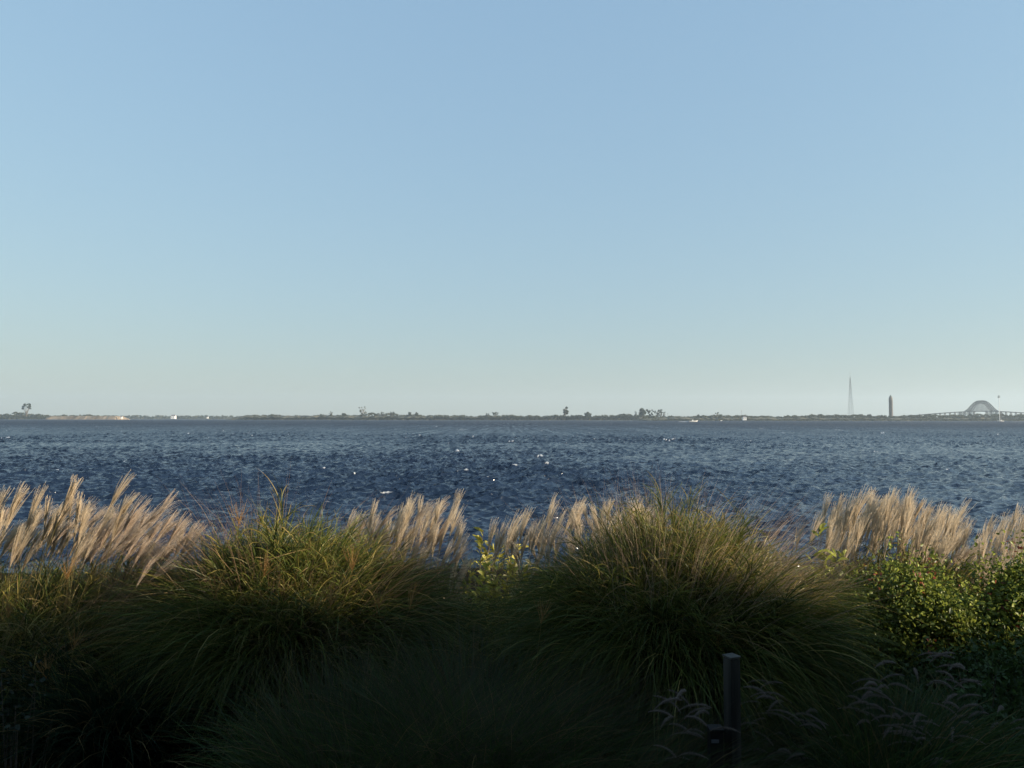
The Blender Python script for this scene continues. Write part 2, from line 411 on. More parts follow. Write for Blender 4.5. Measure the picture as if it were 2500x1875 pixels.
    # wind streaks: long lanes of rougher and smoother water along the wind
    sk = n.nodes.new('ShaderNodeMapping'); sk.inputs['Rotation'].default_value = (0, 0, math.radians(-28)); sk.inputs['Scale'].default_value = (.55, .010, 1)
    kn = n.nodes.new('ShaderNodeTexNoise'); kn.inputs['Scale'].default_value = 1.; kn.inputs['Detail'].default_value = 4; kn.inputs['Roughness'].default_value = .65
    L(geo.outputs['Position'], sk.inputs[0]); L(sk.outputs[0], kn.inputs[0])
    kr = n.nodes.new('ShaderNodeMapRange'); kr.inputs[1].default_value = .32; kr.inputs[2].default_value = .68; kr.inputs[3].default_value = .62; kr.inputs[4].default_value = 1.35; L(kn.outputs[0], kr.inputs[0])
    cm = n.nodes.new('ShaderNodeMath'); cm.operation = 'MULTIPLY'; L(ca.outputs['Fac'], cm.inputs[0]); L(kr.outputs[0], cm.inputs[1])
    gn = n.nodes.new('ShaderNodeTexNoise'); gn.inputs['Scale'].default_value = .06; gn.inputs['Detail'].default_value = 4
    gm_ = n.nodes.new('ShaderNodeMapping'); gm_.inputs['Scale'].default_value = (1, .35, 1); L(geo.outputs['Position'], gm_.inputs[0]); L(gm_.outputs[0], gn.inputs[0])
    gr = n.nodes.new('ShaderNodeMapRange'); gr.inputs[1].default_value = .3; gr.inputs[2].default_value = .7; gr.inputs[3].default_value = .55; gr.inputs[4].default_value = 1.4; L(gn.outputs[0], gr.inputs[0])
    gs = n.nodes.new('ShaderNodeVectorMath'); gs.operation = 'SCALE'; L(acc.outputs[0], gs.inputs[0]); L(gr.outputs[0], gs.inputs['Scale'])
    an = n.nodes.new('ShaderNodeVectorMath'); an.operation = 'ADD'; L(gs.outputs[0], an.inputs[0]); L(geo.outputs['Normal'], an.inputs[1])
    b2 = n.nodes.new('ShaderNodeVectorMath'); b2.operation = 'NORMALIZE'; L(an.outputs[0], b2.inputs[0])
    wb = n.nodes.new('ShaderNodeBsdfPrincipled')
    wb.inputs['Base Color'].default_value = (.008, .016, .034, 1); wb.inputs['Roughness'].default_value = .12; wb.inputs['IOR'].default_value = 1.33
    L(b2.outputs[0], wb.inputs['Normal']); L(cm.outputs[0], wb.inputs['Roughness'])
    fb = n.nodes.new('ShaderNodeBsdfDiffuse'); fb.inputs[0].default_value = (.62, .65, .67, 1)
    fa = n.nodes.new('ShaderNodeAttribute'); fa.attribute_name = 'foam'
    mx = n.nodes.new('ShaderNodeMixShader')
    L(fa.outputs['Fac'], mx.inputs[0]); L(wb.outputs[0], mx.inputs[1]); L(fb.outputs[0], mx.inputs[2]); L(mx.outputs[0], out.inputs[0])
    tag(link('water', me), kind='structure')
water()

# ------------------------------------------------------------------ unseen house behind the camera, added and sized so its shade covers the garden
def house():
    M_sh = plain('cedar_shingle', (.20, .17, .14), .85, .2, 6, stretch=(1, 1, 6))
    M_rf = plain('asphalt_roof', (.06, .06, .065), .9, .3, 8)
    M_gl = plain('window_glass', (.02, .025, .03), .08, .1, 2, spec=.6)
    M_wh = plain('white_trim', (.75, .75, .73), .5, .05, 4)
    t = thing('house', 'unseen long two storey shingled house behind the camera, added to shade the garden', 'house', (14, -1.4, GZ))
    b = MB(); x0, x1, y1 = -21, 44, -9
    E = HOUSE_EAVE-GZ
    b.box((11.5, -4.5, E/2-.15), (65, 8.6, E-.3)); b.build('wall', M_sh, t)
    b = MB()
    b.add([[x0-.5, .3, E], [x1+.5, .3, E], [x1+.5, y1-.3, E], [x0-.5, y1-.3, E], [x0-.5, -4.5, E+2.0], [x1+.5, -4.5, E+2.0],
           [x0-.5, .3, E-.25], [x1+.5, .3, E-.25], [x1+.5, y1-.3, E-.25], [x0-.5, y1-.3, E-.25]],
          [[0, 1, 5, 4], [2, 3, 4, 5], [6, 7, 1, 0], [8, 9, 3, 2], [9, 8, 7, 6], [7, 8, 2, 1], [9, 6, 0, 3]], [[1, 2, 5], [3, 0, 4]])
    b.build('roof', M_rf, t)
    for k in range(15):
        for z in (1.6, 4.6):
            x = -18.5+k*4.4
            fr = MB()
            for (cx, cz, sx, sz) in ((x-.75, z, .1, 1.5), (x+.75, z, .1, 1.5), (x, z+.8, 1.6, .1), (x, z-.8, 1.6, .1)): fr.box((cx, -.17, cz), (sx, .08, sz))
            f = fr.build('window', M_wh, t)
            g = MB(); g.box((x, -.185, z), (1.4, .04, 1.5)); g.build('pane', M_gl, f)
HOUSE_EAVE = 9.35
house()

# ------------------------------------------------------------------ far shore
def lumps(P, size, tint, r, up=.5, n_each=26):
    """foliage made of many small leaf-clump faces round the points P (n,3), each of radius size"""
    n = len(P); m = n*n_each
    c = np.repeat(P, n_each, axis=0); s = np.repeat(size, n_each)[:, None]
    d = r.normal(size=(m, 3)); d /= np.linalg.norm(d, axis=1)[:, None]
    c = c+d*s*r.uniform(.5, 1, (m, 1))*np.array([1, 1, up*1.6])
    nrm = d+r.normal(0, .5, (m, 3)); nrm /= np.linalg.norm(nrm, axis=1)[:, None]
    a = np.cross(nrm, r.normal(size=(m, 3))); a /= np.linalg.norm(a, axis=1)[:, None]; b = np.cross(nrm, a)
    q = s*r.uniform(.22, .42, (m, 1))
    V = np.stack([c-a*q, c+b*q, c+a*q, c-b*q], 1).reshape(-1, 3)
    C = np.repeat(np.repeat(tint, n_each, axis=0)*r.uniform(.7, 1.3, (m, 1)), 4, axis=0)
    return V, np.arange(m*4).reshape(-1, 4), C

SCRUB = np.array([.045, .055, .030]); SCRUB2 = np.array([.10, .095, .055]); WOOD = np.array([.026, .034, .024]); 
M_sand = plain('beach_sand', (.32, .26, .18), .95, .2, .05)
M_dune = plain('dune_grass', (.06, .062, .035), .95, .35, .03, c2=(.13, .115, .07))

def X(u, D): return at(u, 1000, D)[0]
def Zv(u, v, D): return at(u, v, D)[2]

def land(name, us, tops, D0, D1, mat, kind='structure', base=-1.0, jag=0.0, steep=False, label=None):
    """a strip of low land from distance D0 to D1 whose crest shows at pixel rows `tops`"""
    r = np.random.default_rng(int(us[0])+1077)
    n = max(8, int((us[-1]-us[0])/3)); uu = np.linspace(us[0], us[-1], n); tt = np.interp(uu, us, tops)+r.normal(0, jag, n)
    Dc = D0+(D1-D0)*(.12 if steep else .45)
    rows = []
    x = np.array([X(u, Dc) for u in uu]); zc = np.array([Zv(u, v, Dc) for u, v in zip(uu, tt)])
    zc[0] = zc[-1] = .1
    prof = ((0, base), (.04, .25), (.10, .8), (.12, 1.0), (.6, .95), (1, base)) if steep else ((0, base), (.10, .18), (.28, .55), (.45, 1.), (.75, .8), (1, base))
    for f, k in prof:
        z = np.full(n, base) if k == base else zc*k*(1+r.normal(0, .04, n))
        rows.append(np.stack([x+r.normal(0, .8 if steep else 3, n), D0+(D1-D0)*f+r.normal(0, 1.2 if steep else 6, n), z], -1))
    V = np.concatenate(rows); m = len(prof)
    i, j = np.meshgrid(np.arange(m-1), np.arange(n-1), indexing='ij')
    Fq = np.stack([i*n+j, i*n+j+1, (i+1)*n+j+1, (i+1)*n+j], -1).reshape(-1, 4)
    return tag(link(name, mesh_np(name, V, [Fq], mat, smooth=True)), kind=kind)

def scrub(name, label, us, tops, D, depth, size, r, per=1.0, tints=(SCRUB, SCRUB2), cat='scrub', jag=2.0, lo=1026):
    """low wind-cut scrub or woodland that reads as one mass"""
    n = int((us[-1]-us[0])*per)
    u = r.uniform(us[0], us[-1], n); vt = np.interp(u, us, tops)
    wob = jag*(np.sin(u*.11)+np.sin(u*.043+2)+.8*np.sin(u*.31))/2
    k = r.uniform(0, 1, n)**1.6
    Dd = D+r.uniform(0, depth, n)
    P = np.array([[X(a, d), d, 0] for a, d in zip(u, Dd)])
    zt = np.array([Zv(a, b, d) for a, b, d in zip(u, vt+wob, Dd)])
    s = size*r.uniform(.5, 1.2, n)
    P[:, 2] = np.maximum((zt-s)*(1-k*.9), s*.3)
    tn = mix(tints[0], tints[1], r.uniform(0, 1, (n, 1))**2)
    V, Fq, C = lumps(P, s, tn, r, n_each=16)
    tag(link(name, mesh_np(name, V, [Fq], M_far, C)), label, cat, kind='stuff')

r2 = np.random.default_rng(21)
# left point with its low bluff
land('left_point', [-330, -60, 60, 130, 286], [1013, 1013, 1013, 1016, 1018], 3050, 3300, M_dune)
M_bluff = plain('sandy_bluff', (.15, .115, .075), .95, .25, .05, c2=(.30, .235, .165), stretch=(1, 1, .3))
land('sandy_bluff', [112, 125, 200, 283, 287], [1018, 1016.5, 1016, 1016, 1018], 2960, 3080, M_bluff, steep=True, jag=.12)
scrub('shore_scrub', 'dark low scrub on the left point above the sandy bluff', [-330, 0, 40, 80, 120, 290], [1008, 1009, 1006, 1010, 1012, 1013], 3080, 90, 5.5, r2, 2.4, lo=1022)
scrub('shore_scrub', 'dark scrub at the foot of the left point beside the bluff', [-330, 0, 118], [1015, 1015, 1016], 2985, 40, 4, r2, 2.0, tints=(SCRUB, WOOD))
# far treeline behind
land('far_shore', [-700, 0, 600, 1300, 1800, 2600, 3300], [1015, 1017, 1018, 1019, 1018, 1018, 1018], 4300, 4700, M_dune)
scrub('far_woodland', 'pale distant treeline across the bay behind the islands', [-700, 200, 430, 600, 1200, 1700, 2100, 3300], [1012, 1012.5, 1013, 1013, 1015, 1015, 1016, 1016], 4320, 150, 9, r2, 1.1, cat='woodland', jag=1.2)
# middle island
mid_u = [575, 600, 700, 850, 1000, 1200, 1400, 1530, 1640, 1660]
mid_t = [1019, 1015, 1015, 1015, 1016, 1018, 1018, 1018, 1019, 1023]
land('middle_island', mid_u, mid_t, 2600, 2850, M_dune)
scrub('shore_scrub', 'olive scrub along the crest of the middle island', [590, 650, 760, 860, 910, 960, 1010, 1060, 1200, 1300, 1440, 1530, 1640], [1013, 1012, 1013, 1011, 1007, 1010, 1010, 1013, 1013, 1013, 1013, 1011, 1015], 2700, 90, 4.6, r2, 2.8)
scrub('shore_scrub', 'dark band of scrub along the water edge of the middle island', [585, 800, 950, 1200, 1400, 1560], [1018.5, 1018, 1018, 1017, 1015.5, 1016], 2612, 26, 3.6, r2, 4.5, tints=(WOOD, SCRUB*.9))
# right shore
land('right_shore', [1560, 1640, 1760, 1900, 2200, 2500, 2900, 3300], [1022, 1018, 1019, 1019, 1020, 1020, 1020, 1020], 2180, 2500, M_dune)
scrub('shore_scrub', 'mixed scrub and small trees along the right shore', [1570, 1700, 1720, 1760, 1800, 1890, 1960, 2000, 2080, 2120, 2200, 2260, 2330, 2500, 3300], [1016, 1016, 1012, 1011, 1014, 1014, 1014, 1011, 1011, 1014, 1013, 1012, 1011, 1010, 1010], 2300, 110, 4.4, r2, 3.2)
scrub('shore_scrub', 'low dark brush at the water edge of the right shore', [1590, 1800, 2000, 2300, 3300], [1023, 1022, 1021.5, 1021, 1020], 2190, 40, 2.8, r2, 2.4)

def far_tree(u, vtop, wpx, D, label, style='round', name='tree'):
    r = np.random.default_rng(int(u)*3+1)
    x = X(u, D); z0 = 1.5; zt = Zv(u, vtop, D); H = zt-z0; Wd = wpx*D/F
    t = thing(name, label, 'tree', (x, D, z0), group='single trees along the far shore')
    b = MB(); tips = []
    k = {'vase': 7, 'bare': 12, 'round': 5, 'open': 8}[style]
    for q in range(k):
        a = q/k*2*PI+r.normal(0, .3) if style == 'vase' else r.uniform(0, 2*PI); sp = Wd*.42*r.uniform(.6 if style == 'vase' else .25, 1)
        e = np.array([math.cos(a)*sp, math.sin(a)*sp*.8, H*r.uniform(.72, .95)])
        st = H*(.12 if style in ('vase', 'open') else .3)*r.uniform(.5, 1.2)
        if style == 'bare': e[2] = H*r.uniform(.5, 1.0)
        m = np.array([e[0]*.35, e[1]*.35, st+(e[2]-st)*.45])
        rad = H*.016
        b.tube([[0, 0, st], m, e], [rad, rad*.8, rad*.4], 5); tips.append(e)
        if style == 'bare':
            for _ in range(3):
                f = m+(e-m)*r.uniform(.2, .8); g = f+np.array([r.normal(0, Wd*.12), r.normal(0, Wd*.1), H*.14]); b.tube([f, g], [rad*.5, rad*.3], 4)
    b.tube([[0, 0, -1.5], [0, 0, H*.15], [H*.01, 0, H*.5]], [H*.034, H*.028, H*.016], 7)
    b.build('trunk', M_palebark if style in ('bare', 'open') else M_bark, t, True)
    tips = np.array(tips)
    if style == 'vase': P = np.concatenate([tips+r.normal(0, Wd*.05, tips.shape) for _ in range(3)]); P[:, 2] = H*r.uniform(.62, .97, len(P)); s = Wd*.10
    elif style == 'bare': P = tips+r.normal(0, Wd*.04, tips.shape); s = Wd*.075
    elif style == 'open': P = np.concatenate([tips+r.normal(0, Wd*.07, tips.shape) for _ in range(2)]); P[:, 2] = H*r.uniform(.35, .95, len(P)); s = Wd*.15
    else:
        n = 16; P = r.normal(0, 1, (n, 3)); P /= np.linalg.norm(P, axis=1)[:, None]; P *= r.uniform(.4, 1, (n, 1)); P = P*np.array([Wd*.36, Wd*.32, H*.30])+np.array([0, 0, H*.62]); s = Wd*.19
    tn = np.tile(np.array([.045, .055, .030]) if style != 'bare' else np.array([.09, .10, .05]), (len(P), 1))*r.uniform(.8, 1.2, (len(P), 1))
    V, Fq, C = lumps(P, np.full(len(P), s)*r.uniform(.7, 1.2, len(P)), tn, r, up=.55, n_each=60)
    link('crown', mesh_np('crown', V, [Fq], M_far, C), t)

for a in (
    (65, 983, 24, 3090, 'tall vase-shaped tree with bare forked trunks, alone on the left point', 'vase'),
    (885, 993, 22, 2720, 'bare-limbed tree with sparse upright branches on the middle island', 'bare'),
    (1380, 990, 23, 2720, 'tall lone tree with several open leaf clumps and pale trunks', 'open'),
    (808, 1005, 10, 2710, 'small leaning tree left of the bare-limbed tree', 'open'),
    (840, 1007, 14, 2715, 'low rounded tree just left of the bare-limbed tree', 'round'),
    (934, 1005, 10, 2710, 'little flat-topped tree right of the bare-limbed tree', 'vase'),
    (957, 1005, 15, 2710, 'wider flat-topped tree between two small ones on the middle island', 'vase'),
    (1000, 1005, 12, 2712, 'dark round tree, left one of a spaced pair', 'round'),
    (1017, 1006, 14, 2716, 'dark round tree, right one of a spaced pair', 'round'),
    (1190, 1009, 11, 2700, 'tiny umbrella-shaped tree over bare shrubs', 'vase'),
    (1209, 1006, 16, 2705, 'umbrella-shaped tree with a dark spreading crown', 'vase'),
    (1437, 1006, 20, 2700, 'broad dark bush-like tree right of the tall lone tree', 'round'),
    (1523, 1008, 13, 2690, 'low dome-shaped tree left of the big dark tree group', 'round'),
    (1552, 1004, 10, 2690, 'thin grey tree touching the left side of the big dark trees', 'bare'),
    (1568, 998, 24, 2680, 'largest dark round tree of the group above the boat', 'round'),
    (1588, 999, 17, 2690, 'dark tree right beside the largest round tree', 'open'),
    (1603, 999, 14, 2684, 'upright dark tree just right of the sky gap', 'open'),
    (1614, 999, 11, 2692, 'narrow upright tree second from the right end of the group', 'open'),
    (1621, 1004, 8, 2680, 'smallest thin tree at the right end of the group', 'open'),
    (1705, 1010, 9, 2400, 'small pointed tree behind the moving boat', 'round'),
    (1750, 1007, 20, 2350, 'spiky many-branched tree right of the boat', 'bare'),
    (2004, 1011, 14, 2330, 'dense rounded tree left of the lattice mast', 'round'),
    (2120, 1011, 16, 2330, 'dark rounded tree between the mast and the brick tower', 'round'),
    (2153, 1013, 12, 2320, 'pale green tree touching the left foot of the brick tower', 'round'),
    (2245, 1010, 8, 2320, 'small dark tree at the left end of the bridge deck', 'round')):
    far_tree(*a)

# ------------------------------------------------------------------ things on the far shore
M_white = plain('white_paint', (.78, .77, .74), .6, .04, .3)
M_roofg = plain('grey_roof', (.16, .15, .15), .8, .15, .3)
M_dark = plain('dark_glass', (.03, .035, .04), .2, .1, 1)

def far_house(u, v0, v1, wpx, D, label, floors=2):
    x = X(u, D); zt = Zv(u, v0, D); zb = max(Zv(u, v1, D), .3); Hh = zt-zb; Wd = wpx*D/F
    t = thing('beach_house', label, 'house', (x, D, zb), group='white houses on the far shore')
    b = MB(); b.box((0, 0, Hh*.36), (Wd, Wd*.8, Hh*.72)); b.build('wall', M_white, t)
    b = MB(); hw, hd, e, tz = Wd*.55, Wd*.45, Hh*.72+.02, Hh
    b.add([[-hw, -hd, e], [hw, -hd, e], [hw, hd, e], [-hw, hd, e], [-hw*.7, 0, tz], [hw*.7, 0, tz]], [[0, 1, 5, 4], [2, 3, 4, 5], [3, 2, 1, 0]], [[1, 2, 5], [3, 0, 4]]); b.build('roof', M_roofg, t)
    for k in (-1, 1):
        w_ = MB(); w_.box((k*Wd*.25, -Wd*.4-.05, Hh*.42), (Wd*.14, .12, Hh*.16)); w_.build('window', M_dark, t)
far_house(424, 1012.5, 1022.5, 10, 2950, 'bright white two-window house alone on the low distant shore')
far_house(507, 1016.5, 1022, 3.5, 3000, 'tiny white hut right of the bright white house')
far_house(297, 1016, 1022, 3.5, 2970, 'small white shed just past the right end of the sandy bluff')
far_house(1817, 1016, 1026, 9, 2180, 'white house with a low roof on the right shore below a thin pole')

def lattice():
    D = 2600; x = X(2077, D); top = Zv(2077, 906, D)
    t = thing('lattice_mast', 'tall thin grey lattice mast tapering to a spike above the right shore', 'mast', (x, D, 2))
    M = plain('grey_steel', (.20, .22, .23), .6, .1, .1)
    H = top-2; wb = 11.5*D/F/2
    def hw(z): return wb*(1-z/(H*.93))+.35 if z < H*.93 else .35
    for sx, sy in ((-1, -1), (1, -1), (1, 1), (-1, 1)):
        b = MB(); zs = np.linspace(0, H*.88, 8)
        b.tube([[sx*hw(z), sy*hw(z), z] for z in zs], .16, 5); b.build('leg', M, t)
    b = MB(); z = 0
    while z < H*.86:
        dz = max(2.5, hw(z)*1.5); a, c = hw(z), hw(min(z+dz, H*.88)); z2 = min(z+dz, H*.88)
        for (p, q) in (((-1, -1), (1, -1)), ((1, -1), (1, 1)), ((1, 1), (-1, 1)), ((-1, 1), (-1, -1))):
            b.bar((p[0]*a, p[1]*a, z), (q[0]*c, q[1]*c, z2), .17); b.bar((q[0]*a, q[1]*a, z), (p[0]*c, p[1]*c, z2), .17); b.bar((p[0]*a, p[1]*a, z), (q[0]*a, q[1]*a, z), .15)
        z += dz
    b.build('bracing', M, t)
    b = MB(); b.tube([[0, 0, H*.86], [0, 0, H*.95], [0, 0, H]], [.4, .3, .15], 6); b.build('antenna', M, t)
lattice()

def obelisk():
    D = 2430; x = X(2175, D); zt = Zv(2175, 964, D); H = zt-1.5; R_ = 8.9*D/F/2
    t = thing('brick_tower', 'tan brick obelisk water tower with a pointed pyramid top', 'tower', (x, D, 1.5))
    M = plain('tan_brick', (.17, .145, .12), .9, .15, .5, stretch=(1, 1, 3)); M2 = plain('copper_roof', (.10, .13, .11), .6, .15, .5); M3 = plain('stone_base', (.33, .31, .28), .9, .1, .5)
    def ring(h, rad, k=8): return [[rad*math.cos(a), rad*math.sin(a), h] for a in (np.arange(k)+.5)/k*2*PI]
    def loft(levels, k=8, cap=True):
        b = MB(); V = sum([ring(h, q, k) for h, q in levels], []); f = []
        for i in range(len(levels)-1):
            for j in range(k): f.append([i*k+j, i*k+(j+1) % k, (i+1)*k+(j+1) % k, (i+1)*k+j])
        b.add(V, f); return b
    b = loft([(3, R_), (H*.86, R_*.97), (H*.875, R_*.93), (H*.92, R_*.70), (H*.93, R_*.66)])
    b.build('shaft', M, t)
    loft([(H*.932, R_*.62), (H*.965, R_*.34), (H*.99, R_*.12), (H, .03)]).build('pyramid_roof', M2, t)
    loft([(-1.5, R_*1.25), (2.2, R_*1.2), (3.0, R_*1.03)]).build('plinth', M3, t)
    for k in range(8):
        a = k/8*2*PI+0*PI; b = MB()
        b.box((math.cos(a)*R_*.905, math.sin(a)*R_*.905, H*.45), (.5, .9, H*.7), a); b.build('window_strip', M_dark, t)
obelisk()

def bridge():
    D = 3000; px = D/F
    zd = lambda v: Zv(2400, v, D)
    x0, x1 = X(2362, D), X(2430, D); xc = (x0+x1)/2
    t = thing('arch_bridge', 'grey steel arch bridge with long sloping approach deck', 'bridge', (xc, D, 0))
    M = plain('bridge_steel', (.022, .032, .04), .6, .1, .05); Mc = plain('bridge_concrete', (.22, .21, .19), .9, .1, .05)
    us = [2170, 2230, 2290, 2340, 2365, 2395, 2425, 2450, 2500, 2600, 2900]; vs = [1018, 1013.5, 1008.5, 1005, 1003.6, 1003.2, 1003.4, 1004, 1007, 1012, 1022]
    xs = np.array([X(u, D) for u in us])-xc; zs = np.array([zd(v) for v in vs])
    fx = np.linspace(xs[0], xs[-1], 90); fz = np.interp(fx, xs, zs)
    b = MB()
    for off, hh, wd in ((0, 3.2, 12),):
        n = len(fx); V = []
        for x, z in zip(fx, fz): V += [[x, -wd/2, z-hh], [x, wd/2, z-hh], [x, wd/2, z], [x, -wd/2, z]]
        f = [[i*4+j, i*4+(j+1) % 4, (i+1)*4+(j+1) % 4, (i+1)*4+j] for i in range(n-1) for j in range(4)]
        b.add(V, f)
    b.build('deck', M, t)
    # piers
    hx0, hx1 = X(2379, D)-xc, X(2408, D)-xc
    for u in list(range(2235, 2376, 12))+[2378, 2409]+list(range(2420, 2600, 12)):
        x = X(u, D)-xc; z = float(np.interp(x, fx, fz))
        if z < 8: continue
        b = MB(); b.box((x, -4, (z-3.2)/2), (2.2, 2.2, z-3.25)); b.box((x, 4, (z-3.2)/2), (2.2, 2.2, z-3.25)); b.box((x, 0, z-4.2), (2.6, 9, 1.8)); b.build('pier', Mc, t)
    # lower side trusses under the deck on both sides of the main opening
    for (ua, ub) in ((2340, 2379), (2408, 2448)):
      for y in (-6, 6):
        b = MB(); q = np.linspace(X(ua, D)-xc, X(ub, D)-xc, 9)
        for i in range(8):
            z0_ = float(np.interp(q[i], fx, fz))-3; z1_ = float(np.interp(q[i+1], fx, fz))-3
            for _ in (0,):
                b.bar((q[i], y, z0_), (q[i+1], y, z1_-11), .45); b.bar((q[i], y, z0_-11), (q[i+1], y, z1_), .45)
                b.bar((q[i], y, z0_-11), (q[i+1], y, z1_-11), .6); b.bar((q[i], y, z0_), (q[i], y, z0_-11), .5)
        b.build('side_truss', M, t)
    zt = zd(978.5); zk = zd(1003.4)
    ss = np.linspace(-1, 1, 23)
    def up(s): return zk+(zt-zk)*(math.cos(abs(s)**1.25*PI)*.5+.5)**.80
    def lo(s): return zk-1+(zt-zk)*.80*(math.cos(min(1, abs(s)*1.22)**1.5*PI)*.5+.5)
    hw_ = (x1-x0)/2
    for y in (-6.5, 6.5):
        b = MB()
        b.tube([[s*hw_*1.12, y, up(s)] for s in ss], 1.8, 5); b.tube([[s*hw_, y, lo(s)] for s in ss], 1.4, 5)
        for i in range(1, 22):
            s, s2 = ss[i], ss[i+1]
            b.bar((s*hw_*1.1, y, up(s)), (s*hw_, y, lo(s)), .8); b.bar((s*hw_*1.1, y, up(s)), (s2*hw_, y, lo(s2)), .8)
        b.build('arch', M, t)
    for s in ss[4:19]:
        for y in (-6.5, 6.5):
            b = MB(); b.bar((s*hw_, y, lo(s)), (s*hw_, y, zk-1), .8); b.build('hanger', M, t)
    for s in ss[3:20:2]:
        b = MB(); b.bar((s*hw_*1.1, -6.5, up(s)), (s*hw_*1.1, 6.5, up(s)), .5); b.build('cross_beam', M, t)
bridge()

def light_mast():
    D = 2185; x = X(2440, D); zt = Zv(2440, 966.5, D); pxm = D/F
    t = thing('light_mast', 'very tall white pole with a dark ringed lamp head on the right shore', 'light mast', (x, D, 1))
    H = zt-1
    b = MB(); b.tube([[0, 0, 0], [-.3, 0, H*.5], [-.6, 0, H*.94]], [.75, .65, .5], 8); b.build('pole', M_white, t)
    Mr = plain('lamp_ring', (.05, .07, .06), .6, .1, .5)
    b = MB()
    for z, rr_, hh in ((H*.995, 3.2, 2.0), (H*.95, 3.6, 2.2)):
        b.tube([[-.6, 0, z-hh/2], [-.6, 0, z], [-.6, 0, z+hh/2]], [rr_*.7, rr_, rr_*.8], 12)
    b.build('lamp_head', Mr, t, True)
    b = MB(); b.tube([[-.6, 0, H*.91], [-.6, 0, H*.92]], [2., 2.], 12)
    for a in range(6): b.bar((-.6+2*math.cos(a), 2*math.sin(a), H*.92), (-.6+2*math.cos(a), 2*math.sin(a), H*.98), .15)
    b.build('platform', M_white, t)
light_mast()

def utility_pole(u, v, D, label):
    x = X(u, D); H = Zv(u, v, D)-2
    t = thing('utility_pole', label, 'pole', (x, D, 2))
    b = MB(); b.tube([[0, 0, 0], [0, 0, H]], [.5, .3], 6); b.build('pole', M_roofg, t)
    b = MB(); b.box((0, 0, H*.93), (5, .5, .5)); b.box((0, 0, H*.85), (4, .5, .5)); b.build('crossarm', M_roofg, t)
utility_pole(1810, 1001, 2700, 'thin grey pole above the white house on the right shore')
utility_pole(1630, 1008, 2750, 'short thin pole just right of the dark tree group')

def hull(L, Wd, H, r=0):
    """boat hull along +x with raised, pointed bow"""
    st = np.linspace(0, 1, 11); prof = 7; V = []
    for s in st:
        w_ = Wd/2*(1-.0*s)*(math.sqrt(max(0, 1-max(0, (s-.45)/.55)**2.2)) if s < 1 else 0.02)*(.88+.12*min(1, s*4))
        sh = H*(.62+.38*s**1.8); ke = -.35*H*(1-s**3*1.3); bx = L*(s-.45)
        for a in np.linspace(-1, 1, prof):
            z = ke+(sh-ke)*abs(a)**1.1; V.append([bx+(z/H*.10*L*s**3), w_*np.sign(a)*abs(a)**.55, z])
    f = [[i*prof+j, i*prof+j+1, (i+1)*prof+j+1, (i+1)*prof+j] for i in range(10) for j in range(prof-1)]
    b = MB(); b.add(V, f)
    b.add([V[i*prof] for i in range(11)]+[V[i*prof+prof-1] for i in range(11)], [[i, i+1, 11+i+1, 11+i] for i in range(10)])
    b.add([V[j] for j in range(prof)], [], [[0, j+1, j] for j in range(1, prof-1)])
    return b

def boat(u, v, D, L, rz, label, console=True):
    x = X(u, D)
    t = thing('motor_boat', label, 'boat', (x, D, .15), group='white boats near the right shore', rz=rz)
    hull(L, L*.27, L*.17).build('hull', M_white, t, False)
    b = MB(); b.box((-L*.02, 0, L*.17), (L*.16, L*.14, L*.10), taper=.8); b.build('console', M_white, t)
    b = MB(); b.box((L*.02, 0, L*.235), (L*.05, L*.13, L*.035), taper=.85); b.build('windshield', M_dark, t)
    b = MB()
    for sx in (-.08, .06):
        for sy in (-.06, .06): b.bar((L*sx, L*sy, L*.12), (L*sx*.8, L*sy, L*.33), .06)
    b.box((-L*.01, 0, L*.34), (L*.2, L*.17, L*.012)); b.build('canopy', M_white, t)
    b = MB(); b.box((-L*.47, 0, L*.09), (L*.05, L*.05, L*.13), taper=.8); b.build('outboard_motor', M_dark, t)
    return t
b1 = boat(1691, 1030, 1180, 13, math.radians(4), 'white motor boat running right with its bow raised and wake behind')
M_foam = plain('wake_foam', (.75, .77, .78), .9, .1, .4)
def wake(x, y, L, wd, parent=None):
    r = np.random.default_rng(3); n = 40; V = []; s = np.linspace(0, 1, n)
    for k in range(n):
        a = wd*(.35+.65*s[k])*r.uniform(.6, 1.2); hz = .55*(1-s[k])**.8*r.uniform(.5, 1.2)+.16
        for q, z in ((-1, 0.02), (-.5, hz), (0, hz*.5), (.5, hz), (1, .02)): V.append([x-L*s[k], y+q*a+r.normal(0, .1), z])
    f = [[i*5+j, i*5+j+1, (i+1)*5+j+1, (i+1)*5+j] for i in range(n-1) for j in range(4)]
    b = MB(); b.add(V, f); return b.build('wake', M_foam, None, True)
wk = wake(X(1684, 1180), 1180, 18, 1.5); tag(wk, kind='stuff'); wk['label'] = 'white foaming wake trailing behind the motor boat'; wk['category'] = 'wake'
boat(2443, 1029, 1700, 15, math.radians(186), 'white boat lying below the tall lamp mast')
boat(1760, 1027, 2000, 6, math.radians(20), 'tiny white boat moored by the brush right of the moving boat')

